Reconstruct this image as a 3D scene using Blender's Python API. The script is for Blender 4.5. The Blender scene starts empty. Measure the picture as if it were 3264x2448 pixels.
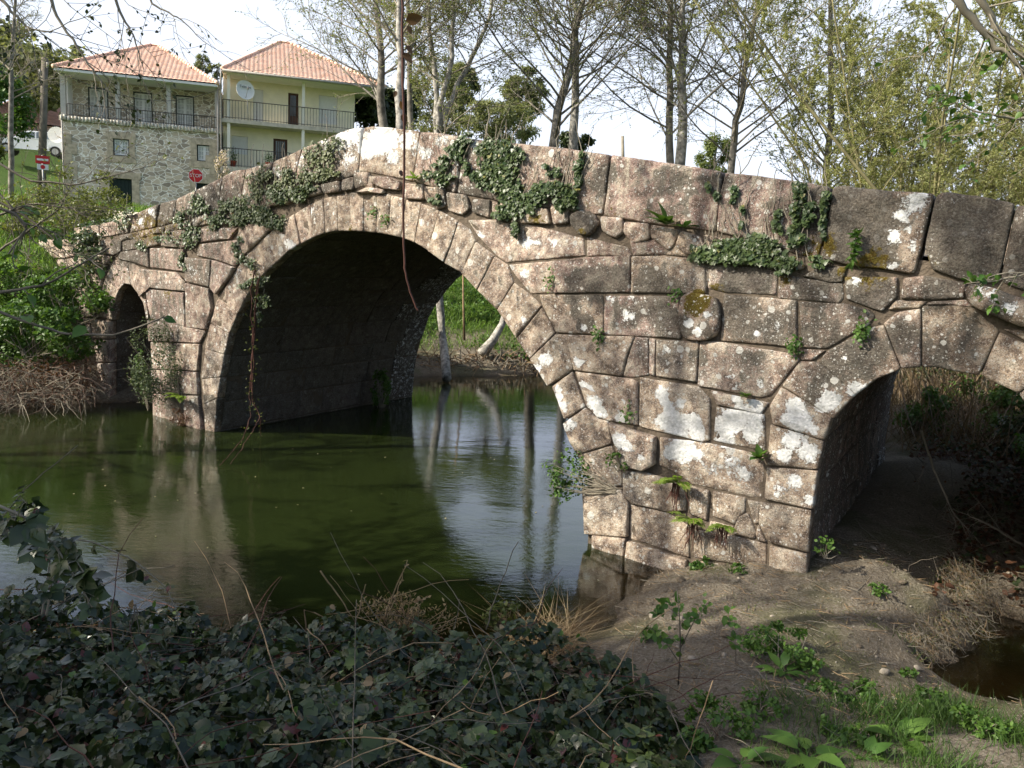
import bpy, bmesh, math, random
import numpy as np
from mathutils import noise, Vector, Matrix
random.seed(7); rng = np.random.default_rng(7)
SC = bpy.context.scene; COL = SC.collection
# ---------------------------------------------------------------- camera model (source pixels of the photo)
FP = 2569.; CX, CY = 1632., 1224.; HCAM = 3.0
_roll = math.atan(.052); _pitch = math.radians(8.79)
F = np.array([0, math.cos(_pitch), -math.sin(_pitch)]); _R = np.array([1., 0, 0]); _U = np.cross(_R, F)
IR = math.cos(_roll)*_R + math.sin(_roll)*_U; IU = -math.sin(_roll)*_R + math.cos(_roll)*_U
EYE = np.array([0, 0, HCAM])
CROP = {'s': (1, 0, 0), 'd': (3264/2212, 0, 0), 1: (.5877, 0, 0), 2: (.5877, 1100, 0), 3: (.5426, 2200, 0), 4: (.6329, 0, 700),
        5: (.5425, 1200, 600), 6: (.8125, 1700, 1100), 7: (.7685, 0, 1400), 8: (.5424, 2100, 500)}
def S(c, x, y):
    k, a, b = CROP[c]; return a + k*x, b + k*y
def ray(c, x, y):
    x, y = S(c, x, y); return F + ((x-CX)*IR - (y-CY)*IU)/FP
def G(c, x, y, z=0.):                      # on a horizontal plane
    d = ray(c, x, y); return EYE + (z-HCAM)/d[2]*d
def AY(c, x, y, Y):                        # at a given distance north
    d = ray(c, x, y); return EYE + Y/d[1]*d
BA = np.array([-4.72, 12.65, 0]); BU = np.array([.7955, -.606, 0]); BNP = np.array([.606, .7955, 0]); BN = BNP-.10*BU   # the barrels run slightly askew
def B(c, x, y, v=0.):                      # on the bridge face: (u, z)
    d = ray(c, x, y); t = ((BA-EYE)@BNP + v)/(d@BNP); q = EYE + t*d
    return np.array([(q-BA)@BU, q[2]])
def BW(u, z, v=0.):                        # bridge coordinates to world
    return BA + u*BU + v*BN + np.array([0, 0, z])
# ---------------------------------------------------------------- tagging and linking
def tag(o, label=None, cat=None, group=None, kind=None):
    if label: o['label'] = label
    if cat: o['category'] = cat
    if group: o['group'] = group
    if kind: o['kind'] = kind
    return o
def empty(name, loc, label, cat, group=None, rz=0):
    o = bpy.data.objects.new(name, None); COL.objects.link(o); o.location = tuple(loc); o.rotation_euler.z = rz
    o.empty_display_size = .2
    return tag(o, label, cat, group)
class MB:
    def __init__(s):
        s.v = []; s.f = []; s.n = 0; s.m = []; s.a = []; s.smooth = True
    def add(s, V, Fs, mi=0, attr=None):
        V = np.asarray(V, float).reshape(-1, 3); s.v.append(V)
        k = s.n
        for fc in Fs: s.f.append(tuple(int(i)+k for i in fc)); s.m.append(mi)
        s.n += len(V)
        s.a.append(np.zeros((len(V), 4)) if attr is None else np.broadcast_to(np.asarray(attr, float), (len(V), 4)))
        return s
    def box(s, c, d, R=None, mi=0):
        c = np.asarray(c, float); d = np.asarray(d, float)/2
        P = np.array([[x, y, z] for x in (-1, 1) for y in (-1, 1) for z in (-1, 1)])*d
        if R is not None: P = P @ np.asarray(R).T
        return s.add(P+c, [(0,1,3,2),(4,6,7,5),(0,4,5,1),(2,3,7,6),(0,2,6,4),(1,5,7,3)], mi)
    def prism(s, A, Bp, mi=0):             # two matching outlines
        n = len(A); V = list(A)+list(Bp)
        Fs = [tuple(range(n))[::-1], tuple(range(n, 2*n))] + [(i, (i+1) % n, n+(i+1) % n, n+i) for i in range(n)]
        return s.add(V, Fs, mi)
    def tube(s, P, r, k=5, mi=0, attr=None, cap=True):
        P = np.asarray(P, float); n = len(P); r = np.broadcast_to(np.asarray(r, float), (n,))
        T = np.gradient(P, axis=0); T /= np.linalg.norm(T, axis=1)[:, None]+1e-9
        up = np.array([0, 0, 1.]) if abs(T[0][2]) < .9 else np.array([1., 0, 0])
        A = np.cross(T, up); A /= np.linalg.norm(A, axis=1)[:, None]+1e-9; Bq = np.cross(T, A)
        th = np.arange(k)/k*2*np.pi
        V = P[:, None, :] + r[:, None, None]*(np.cos(th)[None, :, None]*A[:, None, :]+np.sin(th)[None, :, None]*Bq[:, None, :])
        Fs = [(i*k+j, i*k+(j+1) % k, (i+1)*k+(j+1) % k, (i+1)*k+j) for i in range(n-1) for j in range(k)]
        if cap: Fs += [tuple(range(k))[::-1], tuple((n-1)*k+j for j in range(k))]
        return s.add(V.reshape(-1, 3), Fs, mi, attr)
    def scatter(s, TV, TF, M, L, attr=None, mi=0):     # template verts, faces, (n,3,3) matrices, (n,3) places
        n = len(M)
        if not n: return s
        V = np.einsum('nij,kj->nki', M, TV)+np.asarray(L)[:, None, :]; kv = len(TV); base = s.n
        s.v.append(V.reshape(-1, 3)); s.n += n*kv
        for i in range(n):
            o = base+i*kv
            for fc in TF: s.f.append(tuple(j+o for j in fc))
        s.m += [mi]*(n*len(TF))
        if attr is None: attr = np.column_stack([rng.random(n), rng.random(n), np.zeros(n), np.ones(n)])
        s.a.append(np.repeat(attr, kv, axis=0))
        return s
    def build(s, name, mats, parent=None, smooth=True, loc=None):
        V = np.concatenate(s.v) if s.v else np.zeros((0, 3))
        off = np.zeros(3)
        if parent is not None:
            q = parent
            while q is not None: off = off+np.array(q.location); q = q.parent
        elif loc is not None: off = np.asarray(loc, float)
        me = bpy.data.meshes.new(name); me.from_pydata((V-off).tolist(), [], s.f)
        if not isinstance(mats, (list, tuple)): mats = [mats]
        for m in mats: me.materials.append(m)
        if len(mats) > 1: me.polygons.foreach_set('material_index', s.m)
        at = me.attributes.new('wear', 'FLOAT_COLOR', 'POINT'); at.data.foreach_set('color', np.concatenate(s.a).ravel())
        me.polygons.foreach_set('use_smooth', [smooth]*len(s.f)); me.update()
        o = bpy.data.objects.new(name, me); COL.objects.link(o)
        if parent is not None: o.parent = parent
        elif loc is not None: o.location = tuple(off)
        return o
def rotm(n):                               # n random rotations
    q = rng.normal(size=(n, 4)); q /= np.linalg.norm(q, axis=1)[:, None]
    a, b, c, d = q.T
    return np.stack([np.stack([1-2*(c*c+d*d), 2*(b*c-a*d), 2*(b*d+a*c)], -1), np.stack([2*(b*c+a*d), 1-2*(b*b+d*d), 2*(c*d-a*b)], -1),
                     np.stack([2*(b*d-a*c), 2*(c*d+a*b), 1-2*(b*b+c*c)], -1)], 1)
def frame(N, X=None):                      # matrices whose z is N and y is near X (leaf tip direction)
    N = N/np.linalg.norm(N, axis=1)[:, None]
    if X is None: X = rng.normal(size=N.shape)
    Y = X-(X*N).sum(1)[:, None]*N; Y /= np.linalg.norm(Y, axis=1)[:, None]+1e-9
    return np.stack([np.cross(Y, N), Y, N], -1)
# ---------------------------------------------------------------- materials
class NT:
    def __init__(s, name):
        s.mat = bpy.data.materials.new(name); s.mat.use_nodes = True; s.t = s.mat.node_tree; s.t.nodes.clear()
        s.out = s.t.nodes.new('ShaderNodeOutputMaterial')
    def n(s, typ, props=None, **inp):
        nd = s.t.nodes.new('ShaderNode'+typ)
        for k, v in (props or {}).items(): setattr(nd, k, v)
        for k, v in inp.items():
            k = int(k[1:]) if k[0] == 'i' and k[1:].isdigit() else k.replace('_', ' ')
            s.set(nd.inputs[k], v)
        return nd
    def set(s, sock, v):
        if isinstance(v, bpy.types.NodeSocket): s.t.links.new(v, sock)
        elif isinstance(v, (tuple, list)) and len(v) == 3 and sock.type == 'RGBA': sock.default_value = (*v, 1)
        else: sock.default_value = v
    def mix(s, f, a, b, mode='MIX'):
        nd = s.n('Mix', {'data_type': 'RGBA', 'blend_type': mode}); s.set(nd.inputs[0], f); s.set(nd.inputs[6], a); s.set(nd.inputs[7], b); return nd.outputs[2]
    def m(s, op, a, b=0.5, c=None):
        nd = s.n('Math', {'operation': op}, i0=a, i1=b)
        if c is not None: s.set(nd.inputs[2], c)
        return nd.outputs[0]
    def ss(s, x, a, b, lo=0., hi=1.):
        return s.n('MapRange', {'interpolation_type': 'SMOOTHSTEP'}, Value=x, From_Min=a, From_Max=b, To_Min=lo, To_Max=hi).outputs[0]
    def noise(s, scale, detail=4, rough=.55, vec=None, col=False, dist=0.):
        nd = s.n('TexNoise', Scale=scale, Detail=detail, Roughness=rough, Distortion=dist)
        s.set(nd.inputs['Vector'], vec if vec is not None else s.pos()); return nd.outputs['Color' if col else 'Fac']
    def pos(s):
        if not hasattr(s, '_p'): s._p = s.n('NewGeometry').outputs['Position']
        return s._p
    def scale(s, v, k): return s.n('VectorMath', {'operation': 'MULTIPLY'}, i0=v, i1=k).outputs[0]
    def attr(s):
        if not hasattr(s, '_a'): s._a = s.n('Attribute', {'attribute_name': 'wear'}); s._sp = s.n('SeparateColor', Color=s._a.outputs['Color'])
        return s._sp.outputs[0], s._sp.outputs[1], s._sp.outputs[2], s._a.outputs['Alpha']
    def bump(s, h, st=.5, d=.01, n=None):
        nd = s.n('Bump', Strength=st, Distance=d, Height=h)
        if n is not None: s.set(nd.inputs['Normal'], n)
        return nd.outputs[0]
    def done(s, base, rough=.8, normal=None, spec=.3, **kw):
        b = s.n('BsdfPrincipled', Base_Color=base, Roughness=rough, **kw)
        b.inputs['Specular IOR Level'].default_value = spec
        if normal is not None: s.set(b.inputs['Normal'], normal)
        s.t.links.new(b.outputs[0], s.out.inputs[0]); return s.mat
def simple(name, col, rough=.7, var=.15, scale=8, bump=0, metal=0., spec=.3):
    t = NT(name); n = t.noise(scale, 5)
    c = t.mix(1., col, t.n('CombineColor', Red=t.ss(n, .3, .7, 1-var, 1+var*.6), Green=t.ss(n, .3, .7, 1-var, 1+var*.6), Blue=t.ss(n, .3, .7, 1-var, 1+var*.6)).outputs[0], 'MULTIPLY')
    return t.done(c, rough, t.bump(t.noise(scale*4, 4), bump, .01) if bump else None, spec, Metallic=metal)
def leafmat(name, c1, c2, trans=.35, rough=.45, spec=.4, third=None, pick=.97):
    t = NT(name); r, g, b, a = t.attr()
    n = t.noise(3., 2)
    c = t.mix(t.ss(t.m('ADD', t.m('MULTIPLY', r, .6), t.m('MULTIPLY', n, .6)), .2, .9), c1, c2)
    if third: c = t.mix(t.m('GREATER_THAN', g, pick), c, third)
    p = t.n('BsdfPrincipled', Base_Color=c, Roughness=rough); p.inputs['Specular IOR Level'].default_value = spec
    tr = t.n('BsdfTranslucent', Color=t.mix(1., c, (1.0, 1.0, .55), 'MULTIPLY'))
    mx = t.n('MixShader', Fac=trans); t.t.links.new(p.outputs[0], mx.inputs[1]); t.t.links.new(tr.outputs[0], mx.inputs[2])
    t.t.links.new(mx.outputs[0], t.out.inputs[0]); return t.mat
def m_stone():
    t = NT('granite'); L, D, Ms, H = t.attr()          # lichen, dark crust (painted shade in the vaults), moss, hue of the block
    n1 = t.noise(1.3, 4); n2 = t.noise(8., 7, .65); n3 = t.noise(60., 4, .7); st = t.noise(9., 5, .6, t.scale(t.pos(), (1, 1, .16)))
    hue = t.ss(t.m('ADD', t.m('MULTIPLY', H, .7), t.m('MULTIPLY', n1, .6)), .35, .95)
    c = t.mix(hue, (.385, .295, .215), (.33, .22, .185))
    c = t.mix(t.ss(n2, .47, .62, 0, .9), c, (.56, .48, .375))
    c = t.mix(t.ss(n2, .50, .38, 0, .85), c, (.125, .09, .07))
    c = t.mix(t.ss(t.noise(3.6, 7, .78), .53, .62, 0, .7), c, (.13, .10, .08))
    c = t.mix(t.m('MULTIPLY', t.ss(st, .52, .66), t.ss(t.m('ADD', H, n1), .9, 1.2, 0, .7)), c, (.52, .46, .36))
    c = t.mix(t.ss(n1, .5, .7, 0, .35), c, (.22, .22, .19))
    sp = t.n('TexVoronoi', Scale=170., Vector=t.pos()).outputs['Color']
    g = t.n('SeparateColor', Color=sp).outputs[0]
    c = t.mix(t.m('MULTIPLY', t.m('GREATER_THAN', g, .8), .55), c, (.08, .07, .06))
    c = t.mix(t.m('MULTIPLY', t.m('LESS_THAN', g, .16), .5), c, (.55, .5, .44))
    hv = t.m('ADD', .80, t.m('MULTIPLY', t.m('FRACT', t.m('MULTIPLY', H, 7.3)), .42)); c = t.mix(1., c, t.n('CombineColor', Red=hv, Green=hv, Blue=hv).outputs[0], 'MULTIPLY')
    # dark crust of algae and old lichen; in the vaults, painted shade
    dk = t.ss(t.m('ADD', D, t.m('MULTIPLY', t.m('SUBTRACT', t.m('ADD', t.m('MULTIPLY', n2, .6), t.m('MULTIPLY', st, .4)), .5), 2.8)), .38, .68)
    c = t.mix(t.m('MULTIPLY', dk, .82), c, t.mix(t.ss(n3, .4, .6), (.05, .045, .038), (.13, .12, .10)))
    # moss
    n4 = t.noise(16., 6, .7)
    ms = t.ss(t.m('ADD', Ms, t.m('MULTIPLY', t.m('SUBTRACT', n4, .5), 2.)), .45, .7)
    c = t.mix(ms, c, t.mix(t.ss(t.noise(90., 3), .4, .6), (.10, .062, .012), (.16, .13, .03)))
    # round pale lichen spots, several sizes
    w = t.n('VectorMath', {'operation': 'ADD'}, i0=t.pos(), i1=t.scale(t.noise(30., 3, .6, col=True), (.03, .03, .03))).outputs[0]
    spots = 0.
    for sc, th, pk in ((6., .30, .66), (13., .34, .56), (30., .36, .5), (64., .36, .5)):
        v = t.n('TexVoronoi', Scale=sc, Vector=w)
        rr = t.n('SeparateColor', Color=v.outputs['Color']).outputs
        m_ = t.m('MULTIPLY', t.m('GREATER_THAN', t.m('ADD', rr[0], t.m('MULTIPLY', t.m('SUBTRACT', n1, .5), .9)), pk), t.m('LESS_THAN', v.outputs['Distance'], t.m('MULTIPLY', rr[1], th)))
        spots = t.m('MAXIMUM', spots, m_)
    c = t.mix(t.m('MULTIPLY', spots, t.ss(D, .5, 1.2, .8, .12)), c, t.mix(n2, (.48, .47, .42), (.82, .81, .76)))
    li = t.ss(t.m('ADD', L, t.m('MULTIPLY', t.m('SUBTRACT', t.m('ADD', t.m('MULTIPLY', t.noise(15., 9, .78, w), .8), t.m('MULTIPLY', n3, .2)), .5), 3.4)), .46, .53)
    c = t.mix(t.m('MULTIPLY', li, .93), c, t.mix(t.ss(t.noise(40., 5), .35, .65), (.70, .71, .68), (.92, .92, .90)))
    h = t.m('ADD', t.m('MULTIPLY', n2, 1.), t.m('ADD', t.m('MULTIPLY', n3, .5), t.m('MULTIPLY', li, .25)))
    h = t.m('ADD', h, t.m('MULTIPLY', t.noise(190., 3, .7), .22))
    h = t.m('ADD', h, t.m('MULTIPLY', t.noise(22., 5, .75), 1.1))
    return t.done(c, .92, t.bump(h, 1., .022), .15)
def m_core():
    t = NT('joint_earth'); n = t.noise(12, 6)
    return t.done(t.mix(n, (.07, .055, .04), (.17, .135, .10)), .95, t.bump(t.noise(25, 6), .9, .03))
STONE = m_stone(); CORE = m_core()
# ================================================================ the bridge
# lichen / crust / moss patches: (crop, x, y, radius in crop px, strength)
LICH = [(6,505,190,34,1),(6,575,228,22,.9),(6,530,250,26,1),(6,555,310,60,1),(6,620,300,45,1),(6,500,300,32,.9),(6,640,345,40,1),(6,240,225,34,1),(6,265,265,30,1),(6,345,285,24,.9),
 (6,780,300,60,1.1),(6,860,340,48,1),(6,750,370,45,1),(6,820,270,50,1),(6,870,290,40,1),(6,740,310,40,1),(6,590,410,60,1),(6,540,420,36,1),(6,640,430,32,.8),(6,870,240,34,.9),(6,800,210,26,.8),
 (6,1030,245,45,1),(6,1060,300,45,1),(6,1010,290,40,1),(6,1100,330,26,.8),(6,1020,370,48,.85),(6,1080,420,48,.8),(6,990,430,38,.8),(6,1030,540,44,.7),(6,970,570,32,.7),(6,1090,610,28,.75),(6,1165,220,45,1),(6,1260,175,34,1),(6,1290,165,22,1),(6,1130,240,30,.9),
 (6,350,370,34,1),(6,380,390,26,1),(6,435,435,18,1),(6,100,200,20,.9),(6,120,235,22,.9),(6,140,320,26,.8),(6,780,470,52,.6),(6,830,510,42,.62),(6,700,480,32,.5),(6,45,60,30,.8),(6,60,50,22,.8),(6,215,160,14,.9),(6,195,155,14,.9),(6,780,120,16,.8),(6,800,165,18,.8),(6,890,155,24,.6),
 (5,1000,1000,34,.9),(5,945,1045,30,.8),(5,870,770,24,.7),(5,1175,1000,20,1),(5,1215,1015,18,1),(5,1190,1040,22,.8),(5,1480,750,42,.75),(5,1220,820,24,.8),(5,610,275,26,.8),(5,870,500,32,.8),(5,890,320,40,.9),(5,930,320,20,1),(5,1050,320,40,.7),(5,1850,790,34,.9),(5,1900,845,34,.9),(5,1955,740,26,.9),(5,1400,545,16,1),(5,1700,950,30,.6),(5,1390,430,18,.6),(5,1500,640,28,.6),(5,1370,650,30,.7),
 (5,1060,1240,30,.8),(5,1110,1290,26,.8),(5,1070,1180,30,.8),(5,1150,1380,40,.7),(5,1440,1345,36,.9),(5,1210,1155,24,1),(5,1265,1180,14,1),(5,1460,1255,16,.8),
 (8,1500,260,70,.75),(8,1420,340,55,.8),(8,1560,250,60,.7),(8,1380,470,50,.8),(8,1460,420,45,.6),(8,1500,520,34,.6),(8,1390,640,30,.7),(8,1160,730,34,.9),(8,1100,1180,14,.8),(8,1800,80,1,.1),(8,1950,800,60,.5),(8,2060,880,50,.5),(8,1900,780,50,.6),(8,970,825,20,.8),(8,580,1040,20,1),(8,690,1000,40,.5),
 (2,200,760,95,1.05),(2,130,800,70,1.),(2,330,760,60,.8),(2,60,730,60,.85),(2,380,800,50,.6),(2,440,830,50,.6),(2,620,880,50,.5),(2,260,850,50,.7),(2,530,760,50,.5),(2,700,790,40,.5),
 (1,1860,760,70,.75),(1,1780,790,60,.6),(1,1900,860,55,.6),(1,1640,870,50,.45),(1,1500,930,45,.45),(1,1580,1330,30,.9),(1,1700,1150,40,.4),(4,1450,120,30,.7),(4,1200,260,40,.45),(4,980,260,40,.4),(1,830,1150,30,.6),(1,760,1200,30,.6)]
DARK = [(2,600,1000,160,.25),(2,1250,1210,60,.9),(2,1150,950,120,.2),(2,1380,980,90,.4),(2,1900,1000,90,.3),(2,1600,1000,90,.2),(2,1650,1140,70,.3),(2,1800,1130,90,.35),
 (5,1300,560,120,.75),(5,1420,540,90,.75),(5,1180,540,70,.6),(5,1620,560,120,.6),(5,1750,590,90,.6),(5,1650,700,130,.55),(5,1500,720,120,.5),(5,1720,800,110,.55),(5,2130,560,120,.8),(5,1230,790,60,.7),(5,1160,720,70,.4),(5,1800,820,80,.7),(5,1950,830,60,.5),(5,2100,760,110,.6),
 (8,560,710,110,.85),(8,1150,350,300,.95),(8,1850,450,330,.9),(8,2300,600,300,.9),(8,1200,560,240,.8),(2,1750,1000,120,.35),(2,1420,930,60,.6),(2,2030,1000,70,.7),(8,700,330,120,.3),(5,2100,700,160,.6),(8,950,1050,160,.5),(8,1650,1150,140,.4),(5,750,230,90,.3),(5,1150,640,60,.7),(5,1900,1000,80,.35),(4,1000,260,120,.4),(4,650,150,120,.5),(4,820,560,120,.35),(1,1150,1100,120,.5),(1,900,1180,120,.5),(5,350,150,120,.2),(8,1150,500,200,.55),(8,1300,560,160,.5),(8,1750,400,250,.62),(8,1800,560,200,.5),(8,2080,500,180,.6),(8,1250,800,150,.8),(8,1650,780,150,.6),(8,1000,700,90,.7),(8,900,780,150,.55),(8,500,950,160,.45),(8,700,1000,140,.45),(8,1200,1150,180,.5),(8,1440,1050,130,.5),(8,1000,1250,150,.45),(8,1800,1050,170,.3),(8,2000,900,120,.5),(8,500,1200,140,.35),(8,900,1400,90,.4),
 (1,1500,1000,120,.3),(1,1300,1100,140,.3),(1,1900,1000,90,.5),(1,1780,1000,60,.5),(1,1000,1200,160,.35),(4,850,400,150,.3),(4,1000,100,200,.35),(4,1050,950,80,.6),(4,900,950,100,.4),(4,750,200,130,.3),(5,250,200,120,.2),(5,650,480,120,.2),(5,830,640,90,.25),(5,600,60,120,.5),(5,450,60,90,.4),(5,1220,210,80,.8),(5,1040,1440,60,.3)]
MOSS = [(5,1900,670,90,1.0),(5,1860,700,60,.8),(8,240,880,70,.9),(8,980,520,90,.75),(8,900,500,60,.5),(8,1250,660,150,.7),(8,1100,680,70,.7),(8,740,720,60,.7),(8,880,600,70,.8),(5,950,190,60,.7),(2,1330,1100,60,.4),(2,1290,1270,40,.6),(1,800,1240,130,.6),(1,950,1230,90,.5),(1,1130,1210,70,.5),(1,1280,1170,60,.5),(8,1600,620,60,.5),(4,1180,60,50,.5),(4,1000,100,60,.4),(5,2000,600,60,.6),(8,1380,760,50,.4),(2,1460,1140,50,.5),(2,150,1150,16,.9),(2,230,1190,18,.9),(1,1900,1240,30,.5),(4,850,370,40,.5)]
def patches(lst):
    out = []
    for c, x, y, r, s in lst:
        a = B(c, x, y); b = B(c, x+r, y); e = B(c, x, y+r); out.append((a[0], a[1], abs(b[0]-a[0])+1e-3, abs(e[1]-a[1])+1e-3, s))
    return np.array(out)
PL, PD, PM = patches(LICH), patches(DARK), patches(MOSS)
def pval(P, uz):
    d = np.sqrt(((uz[:, None, 0]-P[None, :, 0])/P[None, :, 2])**2+((uz[:, None, 1]-P[None, :, 1])/P[None, :, 3])**2)
    w = np.clip(1.35-d*.95, 0, 1); w = w*w*(3-2*w)
    return (w*P[None, :, 4]).max(1)
def resample(poly, step, rnd):
    poly = np.asarray(poly, float); n = len(poly); out = []
    for i in range(n):                     # cut the corners, then sample
        p, a, b = poly[i], poly[i-1], poly[(i+1) % n]
        la, lb = np.linalg.norm(a-p), np.linalg.norm(b-p); ra, rb = min(rnd, la*.35), min(rnd, lb*.35)
        q0 = p+(a-p)/(la+1e-9)*ra; q2 = p+(b-p)/(lb+1e-9)*rb
        for t in (0, .5, 1): out.append((1-t)**2*q0+2*t*(1-t)*p+t*t*q2)
    out = np.array(out); m = len(out); res = []
    for i in range(m):
        a, b = out[i], out[(i+1) % m]; k = max(1, int(np.linalg.norm(b-a)/step))
        for j in range(k): res.append(a+(b-a)*j/k)
    return np.array(res)
def stone(mb, poly, mapf, off=0., bulge=.03, thick=.14, gap=.0, rnd=.013, hue=None, step=.045, rough=1., wear=None, xt=(0, 0, 0), er=.007):
    """one block: outline poly (in plane units), mapf(u, z, h) gives the world point, h out of the wall"""
    b = resample(poly, step, rnd)
    if np.sum(b[:, 0]*np.roll(b[:, 1], -1)-b[:, 1]*np.roll(b[:, 0], -1)) < 0: b = b[::-1]
    sd = random.uniform(0, 500)
    T = np.roll(b, -1, 0)-np.roll(b, 1, 0); T /= np.linalg.norm(T, axis=1)[:, None]+1e-9
    Nn = np.column_stack([-T[:, 1], T[:, 0]])
    j = np.array([noise.noise(Vector((p[0]*7+sd, p[1]*7, 0)))*.0035+noise.noise(Vector((p[0]*22+sd, p[1]*22, 5)))*.003 for p in b])*rough
    b = b+Nn*(gap+np.maximum(j, -.004))[:, None]
    c = b.mean(0); n = len(b); R = np.linalg.norm(b-c, axis=1)
    rings = [(b, np.full(n, -thick), 0*R), (b, np.full(n, -.03), 0*R)]
    for dd in (0., .008, .022, .05, .09): rings.append((None, None, np.minimum(dd, R*.5)))
    for fr in (.7, .54, .38, .22, .08): rings.append((None, None, np.maximum((1-fr)*R, np.minimum(.09, R*.5)+.005)))
    V = []; A = []; uzs = []; hs = []
    tx, ty = random.uniform(-.04, .04), random.uniform(-.05, .05)
    for k, (p, h, de) in enumerate(rings):
        if p is None:
            p = c+(b-c)*(1-de/R)[:, None]
            h = -.010+.010*np.minimum(de/.006, 1)+bulge*.35*(1-np.exp(-de/.06)) + er*(1-np.exp(-de/.009))-er
            am = np.minimum(1, de/.05)*rough
            h = h+am*np.array([noise.fractal(Vector((q[0]*3.5+sd, q[1]*3.5, sd)), .8, 2.1, 4)*.026+noise.noise(Vector((q[0]*13, q[1]*13, sd)))*.009 for q in p])
            h = h+(p-c)@np.array([tx, ty])*.6
        uzs.append(p); hs.append(h)
    uzs = np.concatenate(uzs+[c[None]]); hs = np.concatenate(hs+[hs[-1].mean(keepdims=True)])
    W = mapf(uzs[:, 0], uzs[:, 1], hs+off)
    if hue is None: hue = random.random()
    if wear == 'face':
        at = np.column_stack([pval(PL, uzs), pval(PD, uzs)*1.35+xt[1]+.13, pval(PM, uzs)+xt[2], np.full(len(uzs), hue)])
    else: at = np.tile([xt[0], xt[1], xt[2], hue], (len(uzs), 1))
    Fs = []
    for k in range(len(rings)-1):
        for i in range(n):
            i2 = (i+1) % n; Fs.append((k*n+i, k*n+i2, (k+1)*n+i2, (k+1)*n+i))
    k = len(rings)-1; ct = len(uzs)-1
    Fs += [(k*n+i, k*n+(i+1) % n, ct) for i in range(n)] + [tuple(range(n))[::-1]]
    mb.add(W, Fs, 0, at)
def face_map(u, z, h): return BA+u[:, None]*BU-h[:, None]*BN+z[:, None]*np.array([0, 0, 1.])
def PX(c, pts): return [B(c, x, y) for x, y in pts]
ring_main, ring_left, ring_right, spand, corn, parap, spandl, caps = MB(), MB(), MB(), MB(), MB(), MB(), MB(), MB()
def blk(mb, c, pts, **k): stone(mb, PX(c, pts), face_map, wear='face', **k)
# main ring, right half
for P in ([(0,28),(85,38),(66,272),(0,262)], [(85,40),(168,62),(145,292),(66,272)], [(168,65),(262,82),(222,318),(145,292)], [(262,88),(370,130),(303,368),(222,318)],
          [(370,130),(480,195),(440,320),(395,435),(303,368)], [(480,195),(545,240),(580,310),(498,498),(395,440),(440,325)], [(580,315),(692,395),(590,598),(498,500)],
          [(692,400),(770,450),(805,555),(705,715),(590,600)], [(805,555),(905,628),(968,690),(820,882),(705,715)], [(970,700),(1050,850),(898,1003),(820,885)],
          [(1055,852),(1120,870),(1160,1065),(1005,1165),(898,1005)], [(1150,1075),(1225,1285),(1100,1360),(1028,1165)], [(1225,1290),(1300,1355),(1360,1370),(1385,1500),(1180,1570),(1130,1490),(1092,1385)]):
    blk(ring_main, 5, P, bulge=.018, off=random.uniform(-.005, .012), hue=random.uniform(.1, .5))
blk(ring_main, 6, [(170,432),(305,395),(345,490),(350,553),(240,558),(195,510)], bulge=.02, hue=.2)
blk(ring_main, 6, [(192,558),(345,568),(375,622),(370,752),(203,740)], bulge=.02, off=.03, hue=.1)
# main ring, left half: outer and inner joint ends
LO = [(1030,1085),(1022,930),(1012,800),(1030,650),(1055,520),(1092,400),(1165,285),(1230,185),(1325,92),(1395,32),(1480,-30),(1560,-80),(1625,-108),(1690,-128),(1760,-136),(1830,-138),(1896,-132)]
LI = [(1075,1085),(1093,900),(1105,795),(1125,680),(1150,575),(1192,475),(1235,395),(1298,302),(1365,237),(1440,167),(1510,122),(1570,92),(1636,67),(1700,57),(1768,57),(1832,60),(1896,67)]
for i in range(len(LO)-1):
    if i in (0, 2, 4) :
        pass
    blk(ring_main, 4, [LO[i], LO[i+1], LI[i+1], LI[i]], bulge=.015, off=-.010 if i < 6 else random.uniform(-.012, .008), hue=random.uniform(.1, .55), rnd=.02, step=.05)
# footing of the near pier
foot = MB()
blk(foot, 6, [(235,742),(365,758),(352,940),(235,880)], off=.05, thick=.3); blk(foot, 6, [(370,768),(605,842),(612,1000),(352,950)], off=.06, thick=.3, hue=.2)
# spandrel between main and right arch
SP5 = [[(530,186),(760,180),(945,222),(1215,295),(1225,395),(760,437),(700,395),(590,280)], [(1228,285),(1470,345),(1500,398),(1230,400)], [(775,450),(1035,427),(1036,615),(905,622),(850,560),(805,500)],
 [(1036,427),(1230,405),(1490,396),(1490,612),(1038,618)], [(1495,400),(1700,394),(1935,420),(1937,622),(1493,614)], [(955,625),(1330,625),(1330,860),(1055,850),(975,690)],
 [(1333,630),(1780,634),(1790,885),(1330,860)], [(1060,860),(1515,872),(1470,985),(1440,1105),(1160,1070),(1120,900)], [(1518,873),(1597,880),(1598,1100),(1500,1117),(1443,1106),(1475,985)],
 [(1600,880),(1637,885),(1633,1105),(1600,1098)], [(1642,890),(1895,900),(1882,1140),(1640,1105)], [(1165,1075),(1500,1120),(1535,1140),(1535,1395),(1350,1365),(1290,1345),(1230,1280)],
 [(1540,1110),(1890,1165),(1960,1240),(1955,1480),(1920,1492),(1540,1402)],[(1480,300),(1640,300),(1760,385),(1700,394),(1500,398)],[(1765,300),(1890,330),(1935,418),(1700,392)]]
for P in SP5: blk(spand, 5, P, bulge=.025, off=random.uniform(-.012, .014), step=.06)
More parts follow.
